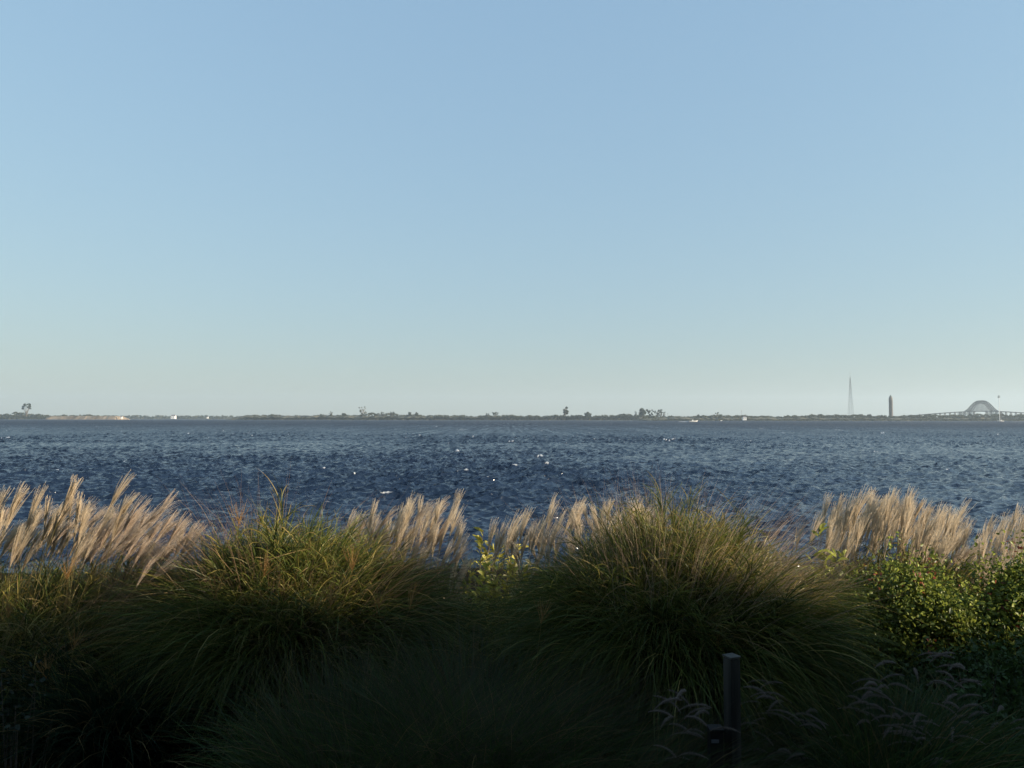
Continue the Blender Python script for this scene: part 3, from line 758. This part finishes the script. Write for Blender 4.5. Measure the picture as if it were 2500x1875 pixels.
def bird(u, v, Y, span, roll, label, rz=0.3):
    P = at(u, v, Y)
    t = thing('bird', label, 'bird', tuple(P), group='birds flying over the bay', rz=rz)
    M = plain('bird_feather', (.12, .12, .12), .8, .1, 2)
    b = MB(); b.tube([[-.26, 0, 0], [-.2, 0, .005], [-.05, 0, 0], [.12, 0, .01], [.2, 0, .03], [.27, 0, .02]], [.01, .04, .075, .06, .04, .005], 8)
    body = b.build('body', M, t, True)
    for s in (-1, 1):
        w_ = span/2; c, sn = math.cos(.35), math.sin(.35)
        V = [[.10, s*.04, .03], [.13, s*w_*.45*c, w_*.45*sn+.03], [-.10, s*w_, w_*sn*.8], [-.04, s*w_*.5*c, w_*.42*sn+.02], [-.08, s*.04, .02]]
        V2 = [[p[0], p[1], p[2]-.012] for p in V]
        b = MB(); b.add(V+V2, [[0, 1, 3, 4], [9, 8, 6, 5], [0, 5, 6, 1], [1, 6, 7, 2], [2, 7, 8, 3], [3, 8, 9, 4]], [[1, 2, 3], [8, 7, 6]]); b.build('wing', M, t)
    t.rotation_euler = (roll, 0.0, rz)
bird(1545, 873, 300, 1.5, math.radians(38), 'gull gliding high with tilted wings above the tree group', rz=math.radians(80))
bird(1544, 954, 480, 1.3, math.radians(0), 'faint lower gull directly below the tilted one', rz=math.radians(75))

# ------------------------------------------------------------------ the garden grasses
def big_clump(u, Y, label, n, R, H, seed, foot_shift=0, **kw):
    r = np.random.default_rng(seed); x = X(u, Y)
    t = thing('grass_clump', label, 'ornamental grass', (x, Y, float(ground_z(x, Y))-.02), group='big fountain-shaped grass clumps in the garden')
    V, Fq, C = clump_foliage(n, R, H, r, **kw)
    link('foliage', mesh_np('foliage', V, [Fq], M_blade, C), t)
    return t, r

gA, rA = big_clump(60, 5.9, 'leftmost grass clump with many tall silky plumes blown to the right', 24000, .30, 1.50, 41, wmean=.0065, straw=.22, gold=.4)
gB, rB = big_clump(722, 6.2, 'wide green grass clump left of centre, sunlit yellow-green on top', 52000, .36, 1.72, 42, wmean=.0062, basal=.24, lean=.82, culms=560)
gC, rC = big_clump(1645, 6.0, 'largest domed grass clump right of centre with a tawny hazy crown', 66000, .42, 1.82, 43, wmean=.0062, culms=760, lean=.80, basal=.24)

gH, rH = big_clump(515, 6.9, 'smaller brownish grass clump behind the left plumes and the wide green clump', 9000, .3, 1.5, 44, wmean=.0085, straw=.3, gold=.5, culms=200)

def airy(parent, n, R, L, r, tint, name='seed_heads', wdt=.0028, z0=0., kind='stuff', up=.25, bend=1.0, wind=(.45, 0)):
    """haze of thin seed stalks"""
    az = r.uniform(0, 2*PI, n); k = np.sqrt(r.uniform(0, 1, n))
    root = np.stack([R*k*np.cos(az), R*k*np.sin(az), np.full(n, z0)], -1)
    tn = tint*r.uniform(.7, 1.3, (n, 1))
    V, Fq, C = blades(root, az+r.normal(0, .3, n), up+k*r.uniform(0, .4, n), np.abs(r.normal(bend, .3, n)), L*r.uniform(.75, 1.08, n), np.full(n, wdt)*r.uniform(.5, 1.3, n), tn*.7, tn, segs=8, wind=wind, r=r, curl=.3)
    o = link(name, mesh_np(name, V, [Fq], M_blade, C), parent)
    if kind: o['kind'] = kind
    return o
airy(gC, 2000, .36, 2.15, rC, np.array([.40, .29, .20]), up=.05, bend=.8)
airy(gH, 1800, .35, 1.75, rH, np.array([.30, .18, .13]), up=.1, bend=1.1)
airy(gB, 1000, .45, 2.15, rB, np.array([.26, .17, .10]), up=.1, bend=1.1)
airy(gA, 900, .35, 1.8, rA, np.array([.32, .22, .13]), up=.1, bend=1.1)

for (u, v) in ((0, 1195), (14, 1230), (28, 1190), (50, 1176), (60, 1225), (102, 1182), (112, 1192), (130, 1205), (165, 1225), (182, 1205), (197, 1156), (206, 1162), (212, 1200), (240, 1225), (262, 1222), (277, 1143), (290, 1205), (310, 1195), (-30, 1200), (-60, 1215), (85, 1260), (150, 1265), (35, 1275)):
    place_plume(gA, u, v, 5.9+rA.uniform(-.35, .35), PL_A, rA)
for (u, v) in ((250, 1215), (300, 1230), (335, 1240), (345, 1255), (385, 1212), (378, 1235), (418, 1192), (427, 1207), (410, 1240), (440, 1250), (470, 1275), (492, 1272), (455, 1300), (415, 1290), (380, 1280), (350, 1290), (320, 1275), (290, 1280), (260, 1270), (360, 1320), (400, 1340), (225, 1290), (190, 1270)):
    place_plume(gA, u, v, 5.9+rA.uniform(-.3, .4), PL_LEAN, rA)
for q in range(44):
    u = -60+500*((q*.618034) % 1)+rA.uniform(-8, 8); place_plume(gA, u, np.interp(u, [-60, 60, 200, 280, 440], [1225, 1205, 1215, 1225, 1270])+rA.uniform(5, 110), 5.9+rA.uniform(-.4, .4), PL_A if u < 230 else PL_LEAN, rA)
for (u, v, Y) in ((150, 1362, 5.4), (185, 1422, 5.2), (190, 1520, 5.0), (130, 1590, 4.95), (30, 1395, 5.2), (60, 1450, 5.1)): place_plume(gA, u, v, Y, PL_FAN, rA)
for (u, v, Y) in ((662, 1222, 5.9), (842, 1330, 5.3), (800, 1415, 5.2), (700, 1405, 5.25), (925, 1430, 5.2), (1000, 1425, 5.2), (640, 1345, 5.5), (560, 1390, 5.3)): place_plume(gB, u, v, Y, PL_FAN, rB)
for (u, v, Y) in ((1770, 1535, 4.9), (1350, 1450, 5.1)): place_plume(gC, u, v, Y, PL_FAN, rC)

def plume_clump(u, Y, label, tops, fill, kinds, seed, n=2500, H=1.25, R=.4):
    t, r = big_clump(u, Y, label, n, R, H, seed, wmean=.009, straw=.35, gold=.5, culms=160)
    t['group'] = 'plumed grass clumps along the water side'
    for (a, b) in tops: place_plume(t, a, b, Y+r.uniform(-.3, .3), kinds[0], r, smax=1.15)
    (a0, a1, b0, b1, m) = fill
    ta = np.array(sorted(tops))
    for q in range(m):
        a = a0+(a1-a0)*(((q*.618034) % 1)+r.uniform(-.02, .02)); env = np.interp(a, ta[:, 0], ta[:, 1])
        place_plume(t, a, env+r.uniform(b0, b1), Y+r.uniform(-.4, .4), kinds[r.integers(len(kinds))], r, smax=1.15)
    return t, r
plume_clump(1010, 7.3, 'plumed grass clump behind the green clump left of centre', [(905, 1212), (935, 1245), (965, 1222), (985, 1235), (1010, 1198), (1030, 1225), (1055, 1208), (1085, 1215), (1108, 1190), (1112, 1225), (1135, 1285), (1150, 1297)], (870, 1140, 8, 110, 78), (PL_UP, PL_LEAN, PL_UP), 51)
plume_clump(1420, 7.4, 'plumed grass clump behind the left shoulder of the largest clump', [(1222, 1262), (1240, 1258), (1272, 1235), (1300, 1237), (1325, 1255), (1350, 1215), (1375, 1205), (1395, 1225), (1415, 1208), (1440, 1218), (1462, 1222), (1480, 1212), (1505, 1222), (1530, 1212), (1560, 1210)], (1225, 1620, 5, 90, 82), (PL_UP, PL_UP, PL_UP, PL_LEFT), 52, R=.8, n=3000)
plume_clump(250, 6.7, 'plumed grass clump behind the leftmost clump with its plumes blown over to the right', [(60, 1235), (120, 1225), (180, 1225), (240, 1222), (300, 1228), (350, 1238), (400, 1240), (440, 1255), (480, 1272)], (60, 500, 0, 80, 76), (PL_LEAN, PL_A, PL_LEAN), 55, R=.6, n=9000, H=1.45)
plume_clump(2235, 7.8, 'plumed grass clump half hidden behind the tallest plumed clump on the right', [(2050, 1225), (2100, 1212), (2150, 1205), (2200, 1205), (2250, 1215), (2300, 1232), (2350, 1255), (2390, 1290)], (2040, 2400, 0, 70, 84), (PL_UP, PL_A), 56, R=.75, n=7000, H=1.4)
gF, rF = plume_clump(2160, 7.2, 'tallest plumed grass clump on the right above the leafy shrub', [(1955, 1268), (2000, 1245), (2020, 1250), (2037, 1202), (2060, 1215), (2080, 1205), (2100, 1195), (2122, 1182), (2145, 1190), (2168, 1184), (2190, 1186), (2210, 1190), (2226, 1182), (2242, 1208), (2265, 1216), (2290, 1224), (2332, 1208), (2352, 1243)], (2025, 2350, 4, 110, 74), (PL_UP,), 53, R=.62, n=10000, H=1.42)
for (u, v) in ((2395, 1350), (2415, 1365), (2430, 1395), (2425, 1410), (2390, 1390), (2370, 1340), (2405, 1330)): place_plume(gF, u, v, 6.9, PL_LEAN, rF)
plume_clump(2490, 7.6, 'plumed grass clump cut off by the right edge of the photo', [(2400, 1290), (2415, 1250), (2440, 1262), (2465, 1222), (2478, 1245), (2497, 1256), (2530, 1230), (2570, 1240)], (2400, 2600, 8, 100, 55), (PL_UP,), 54, R=.7, n=2500)

# leafy shrubs
def leaf_shrub(name, label, blobs, n, seed, size=.045, tint=np.array([.13, .17, .028]), red=.03, cat='shrub', dark=np.array([.05, .085, .02])):
    """blobs: (u, v, Y, rx, ry, rz)"""
    r = np.random.default_rng(seed)
    cs = np.array([at(b[0], b[1], b[2]) for b in blobs]); rad = np.array([b[3:] for b in blobs])
    gx_, gy_ = cs[0][0], cs[0][1]; L0 = np.array([gx_, gy_, float(ground_z(gx_, gy_))])
    t = thing(name, label, cat, tuple(L0), group='leafy shrubs in the garden')
    vol = rad.prod(1)**.75; bi = r.choice(len(blobs), n, p=vol/vol.sum())
    d = r.normal(size=(n, 3)); d /= np.linalg.norm(d, axis=1)[:, None]
    q = r.uniform(.45, 1, (n, 1))**.6*(1+.12*np.sin(9*d[:, :1])*np.cos(7*d[:, 2:]+bi[:, None]))
    c = cs[bi]+d*q*rad[bi]
    # twigs gather leaves into sprays
    k = n//9; tw = c[r.integers(0, n, k)]; own = r.integers(0, k, n)
    out = r.uniform(0, 1, k) < .16; tw[out] += (np.abs(r.normal(0, .10, (out.sum(), 3)))+.04)*np.array([1, 1, 1.3])*np.sign(r.normal(size=(out.sum(), 3))*np.array([1, 1, .0])+np.array([0, 0, 1]))
    c = tw[own]+r.normal(0, size*1.25, (n, 3))
    c[:, 2] = np.maximum(c[:, 2], L0[2]+.03)
    a = r.normal(size=(n, 3)); a[:, 2] -= .25; a /= np.linalg.norm(a, axis=1)[:, None]
    nn = r.normal(size=(n, 3))+np.array([.2, -.1, .9]); b = np.cross(nn, a); b /= np.linalg.norm(b, axis=1)[:, None]; nm = np.cross(a, b)
    s = size*r.uniform(.5, 1.2, (n, 1))
    V = np.stack([c, c+a*s*.35+b*s*.30+nm*s*.1, c+a*s*.7+b*s*.24+nm*s*.08, c+a*s*1.05, c+a*s*.7-b*s*.24+nm*s*.08, c+a*s*.35-b*s*.30+nm*s*.1], 1)-L0
    base = (np.arange(n)*6)[:, None]
    Fq = np.concatenate([base+np.array([[0, 1, 2, 3]]), base+np.array([[0, 3, 4, 5]])])
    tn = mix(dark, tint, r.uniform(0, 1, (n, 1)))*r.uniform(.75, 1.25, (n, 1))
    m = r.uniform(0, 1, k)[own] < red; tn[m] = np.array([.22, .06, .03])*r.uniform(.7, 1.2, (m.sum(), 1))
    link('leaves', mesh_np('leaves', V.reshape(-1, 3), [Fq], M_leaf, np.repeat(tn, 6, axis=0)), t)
    mb = MB()
    for j in r.choice(k, min(k, 90), replace=False):
        e = tw[j]-L0; s0 = np.array([e[0]*.35+r.normal(0, .05), e[1]*.35, -.03]); m_ = (s0+e)/2+np.array([e[0]*.12, e[1]*.12, .05])
        mb.tube([s0, m_, e], [.006, .004, .002], 4, False)
    mb.build('stems', M_bark, t)
    return t
leaf_shrub('leafy_shrub', 'yellow-green leafy shrub with reddish leaf tips below the right plumes', [(2185, 1500, 6.3, .32, .3, .20), (2290, 1505, 6.2, .26, .3, .19), (2110, 1560, 6.4, .24, .3, .26), (2370, 1550, 6.3, .28, .3, .24), (2235, 1425, 6.3, .10, .15, .10), (2150, 1460, 6.3, .09, .12, .09), (2330, 1470, 6.3, .08, .10, .09), (2270, 1450, 6.4, .08, .10, .10), (2195, 1440, 6.3, .07, .1, .08), (2200, 1610, 6.2, .4, .3, .3)], 42000, 61, size=.037, tint=np.array([.30, .33, .055]), dark=np.array([.05, .085, .018]))
leaf_shrub('leafy_shrub', 'bright leafy shrub cut off by the right edge of the photo', [(2480, 1490, 6.3, .22, .3, .24), (2530, 1460, 6.4, .3, .3, .26), (2470, 1570, 6.2, .33, .3, .35)], 22000, 62, size=.037, tint=np.array([.30, .33, .055]), dark=np.array([.05, .085, .018]))
leaf_shrub('leafy_shrub', 'broad-leaved shrub with shade put into its dark leaf tint, filling the lower right corner', [(2330, 1700, 5.8, .48, .35, .33), (2440, 1700, 5.6, .42, .35, .38), (2250, 1750, 5.8, .4, .35, .36), (2460, 1810, 5.2, .4, .4, .4)], 14000, 63, tint=np.array([.04, .07, .02]), red=0)  # leaf tint lowered to carry the shade of this corner
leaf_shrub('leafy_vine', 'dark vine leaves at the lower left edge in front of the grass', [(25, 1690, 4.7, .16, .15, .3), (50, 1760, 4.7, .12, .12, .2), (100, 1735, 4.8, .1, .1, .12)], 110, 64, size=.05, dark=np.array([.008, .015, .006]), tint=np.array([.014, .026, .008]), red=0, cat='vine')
# tall leafy weed between largest clump and right plumes, and the yellow plants in the gap
def weed(label, u, v, Y, H, n_st, seed, tint, leaf=.10, spread=.25, name='leafy_weed', group='tall leafy weeds between the clumps', flower=None):
    r = np.random.default_rng(seed); P = at(u, v, Y); g = float(ground_z(P[0], Y))
    t = thing(name, label, 'weed', (P[0], Y, g), group=group)
    H0 = P[2]-g; mb = MB(); parts = []
    for k in range(n_st):
        h = H0*r.uniform(.7, 1.0) if k else H0; dx, dy = r.normal(0, spread, 2)
        pts = np.array([[dx*.4*s+.0, dy*.4*s, h*s] for s in np.linspace(0, 1, 6)])+np.array([dx*.6, dy*.6, 0]); pts[:, 0] += .12*np.linspace(0, 1, 6)**2
        mb.tube(pts, np.linspace(.006, .002, 6), 5, False)
        m = int(34*h/1.6); s = r.uniform(.25, 1, m); root = np.stack([np.interp(s, np.linspace(0, 1, 6), pts[:, q]) for q in range(3)], -1)
        tn = tint*r.uniform(.7, 1.25, (m, 1))
        parts.append(blades(root, r.uniform(0, 2*PI, m), r.uniform(.5, 1.2, m), r.uniform(.4, 1.5, m), leaf*r.uniform(.6, 1.2, m), np.full(m, leaf*.26), tn, tn*1.1, segs=4, r=r))
    mb.build('stems', M_bark, t)
    V, Fs, C = joinm(parts); link('leaves', mesh_np('leaves', V, Fs, M_leaf, C), t)
    return t
YG = np.array([.22, .24, .03])
weed('bright yellow-green leafy weed beside the right shoulder of the largest clump', 1972, 1282, 6.6, 0, 4, 71, YG, leaf=.13, spread=.08)
weed('yellow-green weed under the thin left plumes of the right clump', 2050, 1350, 6.7, 0, 4, 72, YG*.7, leaf=.12, spread=.10)
weed('tall yellow-leaved weed in the gap between the two big clumps', 1200, 1300, 8.4, 0, 12, 73, np.array([.34, .30, .05]), leaf=.13, spread=.20)
weed('lower yellow-leaved weed at the left side of the gap', 1160, 1375, 8.0, 0, 9, 74, np.array([.30, .30, .06]), leaf=.12, spread=.14)
weed('pale dry weed at the right side of the gap', 1228, 1365, 8.8, 0, 14, 75, np.array([.38, .34, .17]), leaf=.10, spread=.25)

# low clumps in the foreground
def fine_mound(u, Y, label, n, R, L, seed, wdt=.0045, tint=(GREEN_D*1.1, GREEN*1.0), seed_n=1600, z_l=1.0, group='fine low grass mounds in the foreground', seedtint=np.array([.085, .075, .045])):
    r = np.random.default_rng(seed); x = X(u, Y)
    t = thing('low_grass', label, 'grass clump', (x, Y, float(ground_z(x, Y))-.02), group=group)
    az = r.uniform(0, 2*PI, n); k = np.sqrt(r.uniform(0, 1, n))
    root = np.stack([R*k*np.cos(az), R*k*np.sin(az), np.zeros(n)], -1)
    t0 = mix(tint[0], tint[1], r.uniform(0, 1, (n, 1))); t1 = t0*r.uniform(.9, 1.8, (n, 1)); m = r.uniform(0, 1, n) < .12; t1[m] = STRAW*.6
    V, Fq, C = blades(root, az+r.normal(0, .5, n), .05+.6*k*r.uniform(.4, 1, n), np.abs(r.normal(1.3, .45, n)), L*r.uniform(.6, 1.1, n), wdt*r.uniform(.6, 1.4, n), t0, t1, segs=8, r=r, curl=.5)
    link('foliage', mesh_np('foliage', V, [Fq], M_blade, C), t)
    if seed_n: airy(t, seed_n, R, L*1.12, r, seedtint, up=.1, bend=.9, wdt=.002)
    return t, r
for k, (u, Y, R, L, lab) in enumerate(((900, 4.5, .42, 1.15, 'low fine grass mound in front of the green clump, left one of the foreground'),
                                  (1180, 4.7, .42, 1.30, 'low fine grass mound below the gap between the big clumps'),
                                  (1420, 4.4, .42, 1.15, 'low fine grass mound in front of the left half of the largest clump'),
                                  (1640, 4.7, .34, 1.05, 'low fine grass mound just left of the wooden post'),
                                  (1060, 3.9, .36, .85, 'shortest fine grass mound at the bottom edge of the photo'))):
    fine_mound(u, Y, lab, 5200, R, L, 81+k)

fine_mound(310, 5.5, 'drooping grass tuft, tinted dark for shade, in the gap between the two left clumps', 5200, .30, 1.15, 88, wdt=.007, tint=(GREEN_D*.7, GREEN_D), seed_n=0)  # darker greens put the shade of the gap into the blades

# fountain grass with bottle-brush heads
def brush(seed, L=.13, R=.014, stalk=.75, lean=.7):
    r = np.random.default_rng(seed); segs = 12; t = np.linspace(0, 1, segs+1)
    th = .15+lean*t**1.5; az = r.normal(0, .3)
    d = np.stack([np.sin(th)*math.cos(az), np.sin(th)*math.sin(az), np.cos(th)], -1)
    P = np.concatenate([[[0, 0, 0]], np.cumsum(d[:-1]*stalk/segs, axis=0)]); parts = []
    for a in (0, PI/2):
        W = np.array([math.cos(a), math.sin(a), 0])*.0011
        V = np.stack([P-W, P+W], 1).reshape(-1, 3); i = np.arange(segs)*2
        parts.append((V, np.stack([i, i+1, i+3, i+2], -1), np.tile(np.array([.12, .12, .05]), (len(V), 1))))
    # head continues the curve, drooping
    hs = 10; tt = np.linspace(0, 1, hs+1); th2 = .15+lean+1.1*tt; d2 = np.stack([np.sin(th2)*math.cos(az), np.sin(th2)*math.sin(az), np.cos(th2)], -1)
    Q = np.concatenate([P[-1:], P[-1]+np.cumsum(d2[:-1]*L/hs, axis=0)])
    n = 900; s = r.uniform(0, 1, n)*hs; k0 = np.minimum(s.astype(int), hs-1); fr = (s-k0)[:, None]
    B = Q[k0]*(1-fr)+Q[k0+1]*fr; rv = r.normal(size=(n, 3)); rv /= np.linalg.norm(rv, axis=1)[:, None]
    H = rv+d2[k0]*.8; H /= np.linalg.norm(H, axis=1)[:, None]; env = np.sin(np.clip(s/hs, .06, .97)*PI)**.45
    hl = (R*env*r.uniform(.5, 1.15, n))[:, None]; sd_ = np.cross(H, rv+.02); sd_ /= np.linalg.norm(sd_, axis=1)[:, None]+1e-9
    V = np.stack([B-sd_*.0008, B+sd_*.0008, B+H*hl+sd_*.0004, B+H*hl-sd_*.0004], 1).reshape(-1, 3)
    parts.append((V, np.arange(n*4).reshape(-1, 4), np.repeat(np.array([.26, .22, .195])*r.uniform(.7, 1.15, (n, 1)), 4, axis=0)))
    V, Fs, C = joinm(parts)
    return mesh_np('seed_head', V, Fs, M_plume, C), Q[3]
BR = [brush(500+i, L=.14+.03*(i % 3), lean=.6+.25*(i % 4)) for i in range(8)]
def fountain(u, Y, label, heads, seed, n=3600, R=.28, L=.85):
    q = np.random.default_rng(seed+7); h0 = list(heads)
    heads = h0+[(a+q.normal(0, 28), b+abs(q.normal(0, 45))) for (a, b) in h0*2][:60]   # fainter heads deeper in the tuft
    t, r = fine_mound(u, Y, label, n, R, L, seed, wdt=.006, seed_n=0, group='fountain grasses with bottle-brush heads')
    for (a, b) in heads:
        me, tip = BR[r.integers(len(BR))]; Yp = Y+r.uniform(-.3, .2); P = at(a, b, Yp); rz = r.normal(0, .5)
        o = link('seed_head', me, t); c_, s_ = math.cos(rz), math.sin(rz); Lc = np.array(t.location)
        o.location = (P[0]-(tip[0]*c_-tip[1]*s_)-Lc[0], Yp-(tip[0]*s_+tip[1]*c_)-Lc[1], P[2]-tip[2]-Lc[2]); o.rotation_euler = (0, 0, rz)
    return t
fountain(1930, 4.6, 'fountain grass right of the wooden post with pale arching seed heads', [(1840, 1662), (1870, 1670), (1855, 1692), (1880, 1700), (1885, 1722), (1815, 1755), (1940, 1745), (1975, 1735), (1900, 1790), (1855, 1790), (1960, 1760), (1830, 1830), (1910, 1830), (1930, 1812)], 91)
fountain(2150, 4.7, 'fountain grass with the densest haze of seed heads in the lower right', [(2100, 1660), (2120, 1668), (2160, 1655), (2080, 1700), (2130, 1720), (2190, 1730), (2210, 1745), (2240, 1760), (2260, 1770), (2290, 1800), (2170, 1770), (2200, 1790), (2300, 1640), (2320, 1660), (2280, 1600), (2330, 1625), (2350, 1700), (2230, 1830), (2280, 1850), (2320, 1760), (2150, 1620), (2260, 1595)], 92, n=5200, R=.36, L=1.1)
fountain(1660, 4.3, 'sparse fountain grass left of the wooden post', [(1650, 1690), (1655, 1700), (1705, 1740), (1600, 1735), (1655, 1790), (1690, 1750)], 93, n=1500, R=.2, L=.7)
fountain(2390, 4.9, 'fountain grass at the right edge in the shade', [(2380, 1720), (2420, 1780), (2460, 1800), (2440, 1730), (2480, 1760)], 94, n=2500, R=.3, L=.9)

# post and the dark box beside it
def post():
    Y = 4.25; P = at(1786, 1603, Y)
    M = plain('weathered_timber', (.018, .018, .016), .95, .35, 14, stretch=(1, 1, .08), c2=(.055, .053, .046), bump=.004)
    M2 = plain('timber_end', (.06, .058, .052), .9, .2, 30)
    x, z = P[0], P[2]; H = z-GZ+.25
    t = thing('wooden_post', 'weathered square timber post with a flat cap in the lower right', 'post', (x, Y, GZ-.25))
    b = MB(); b.box((0, 0, H/2-.004), (.067, .067, H-.008), math.radians(24))
    o = b.build('post', M, t); bv = o.modifiers.new('bevel', 'BEVEL'); bv.width = .004; bv.segments = 2
    b = MB(); b.box((0, 0, H+.002), (.073, .073, .010), math.radians(24)); b.build('cap', M2, t)
    P2 = at(1750, 1786, Y-.05)
    M3 = plain('black_plastic', (.012, .012, .013), .45, .1, 5); M4 = plain('pale_label', (.12, .13, .15), .5, .05, 5)
    t2 = thing('path_light', 'short black square bollard light with a pale strip, left of the wooden post', 'bollard light', (P2[0], Y-.02, GZ-.1))
    H2 = P2[2]-GZ+.1
    b = MB(); b.box((0, 0, H2/2), (.074, .074, H2)); o = b.build('body', M3, t2); bv = o.modifiers.new('bevel', 'BEVEL'); bv.width = .005; bv.segments = 2
    b = MB(); b.box((0, 0, H2+.006), (.08, .08, .012)); b.build('cap', M3, t2)
    b = MB(); b.box((-.012, -.0385, H2-.05), (.042, .004, .018)); b.build('strip', M4, t2)
post()

# ------------------------------------------------------------------ short rough grass and dead leaves between the clumps
def ground_cover():
    r = np.random.default_rng(99); n = 42000
    x = r.uniform(-10, 11, n); y = r.uniform(2.5, 14, n)
    keep = np.sin(x*1.7+np.sin(y*1.1)*2)+np.sin(y*2.3-x)*.7+r.normal(0, .7, n) > -.5; x, y = x[keep], y[keep]; n = len(x)
    root = np.stack([x, y, ground_z(x, y)-.01], -1)
    t0 = mix(GREEN_D, GREEN, r.uniform(0, 1, (n, 1))); t1 = t0*1.3; m = r.uniform(0, 1, n) < .25; t1[m] = STRAW*.6; t0[m] = STRAW*.4
    V, Fq, C = blades(root, r.uniform(0, 2*PI, n), r.uniform(.1, .9, n), r.uniform(.2, 1.8, n), r.uniform(.12, .42, n), r.uniform(.003, .008, n), t0, t1, segs=5, r=r)
    tag(link('rough_grass', mesh_np('rough_grass', V, [Fq], M_blade, C)), 'short rough grass on the ground between the big clumps', 'grass', kind='stuff')
ground_cover()

# ------------------------------------------------------------------ haze over the bay
def haze():
    m, n, out = new_mat('haze_air')
    v = n.nodes.new('ShaderNodeVolumePrincipled'); v.inputs['Color'].default_value = (.70, .86, 1.0, 1); v.inputs['Density'].default_value = 0.7e-4; v.inputs['Anisotropy'].default_value = .2
    n.links.new(v.outputs[0], out.inputs['Volume'])
    b = MB(); b.box((0, 4350, 133), (15400, 8900, 274)); o = b.build('haze', m); tag(o, kind='stuff'); o['label'] = 'pale haze over the bay'; o['category'] = 'haze'
if True: haze()
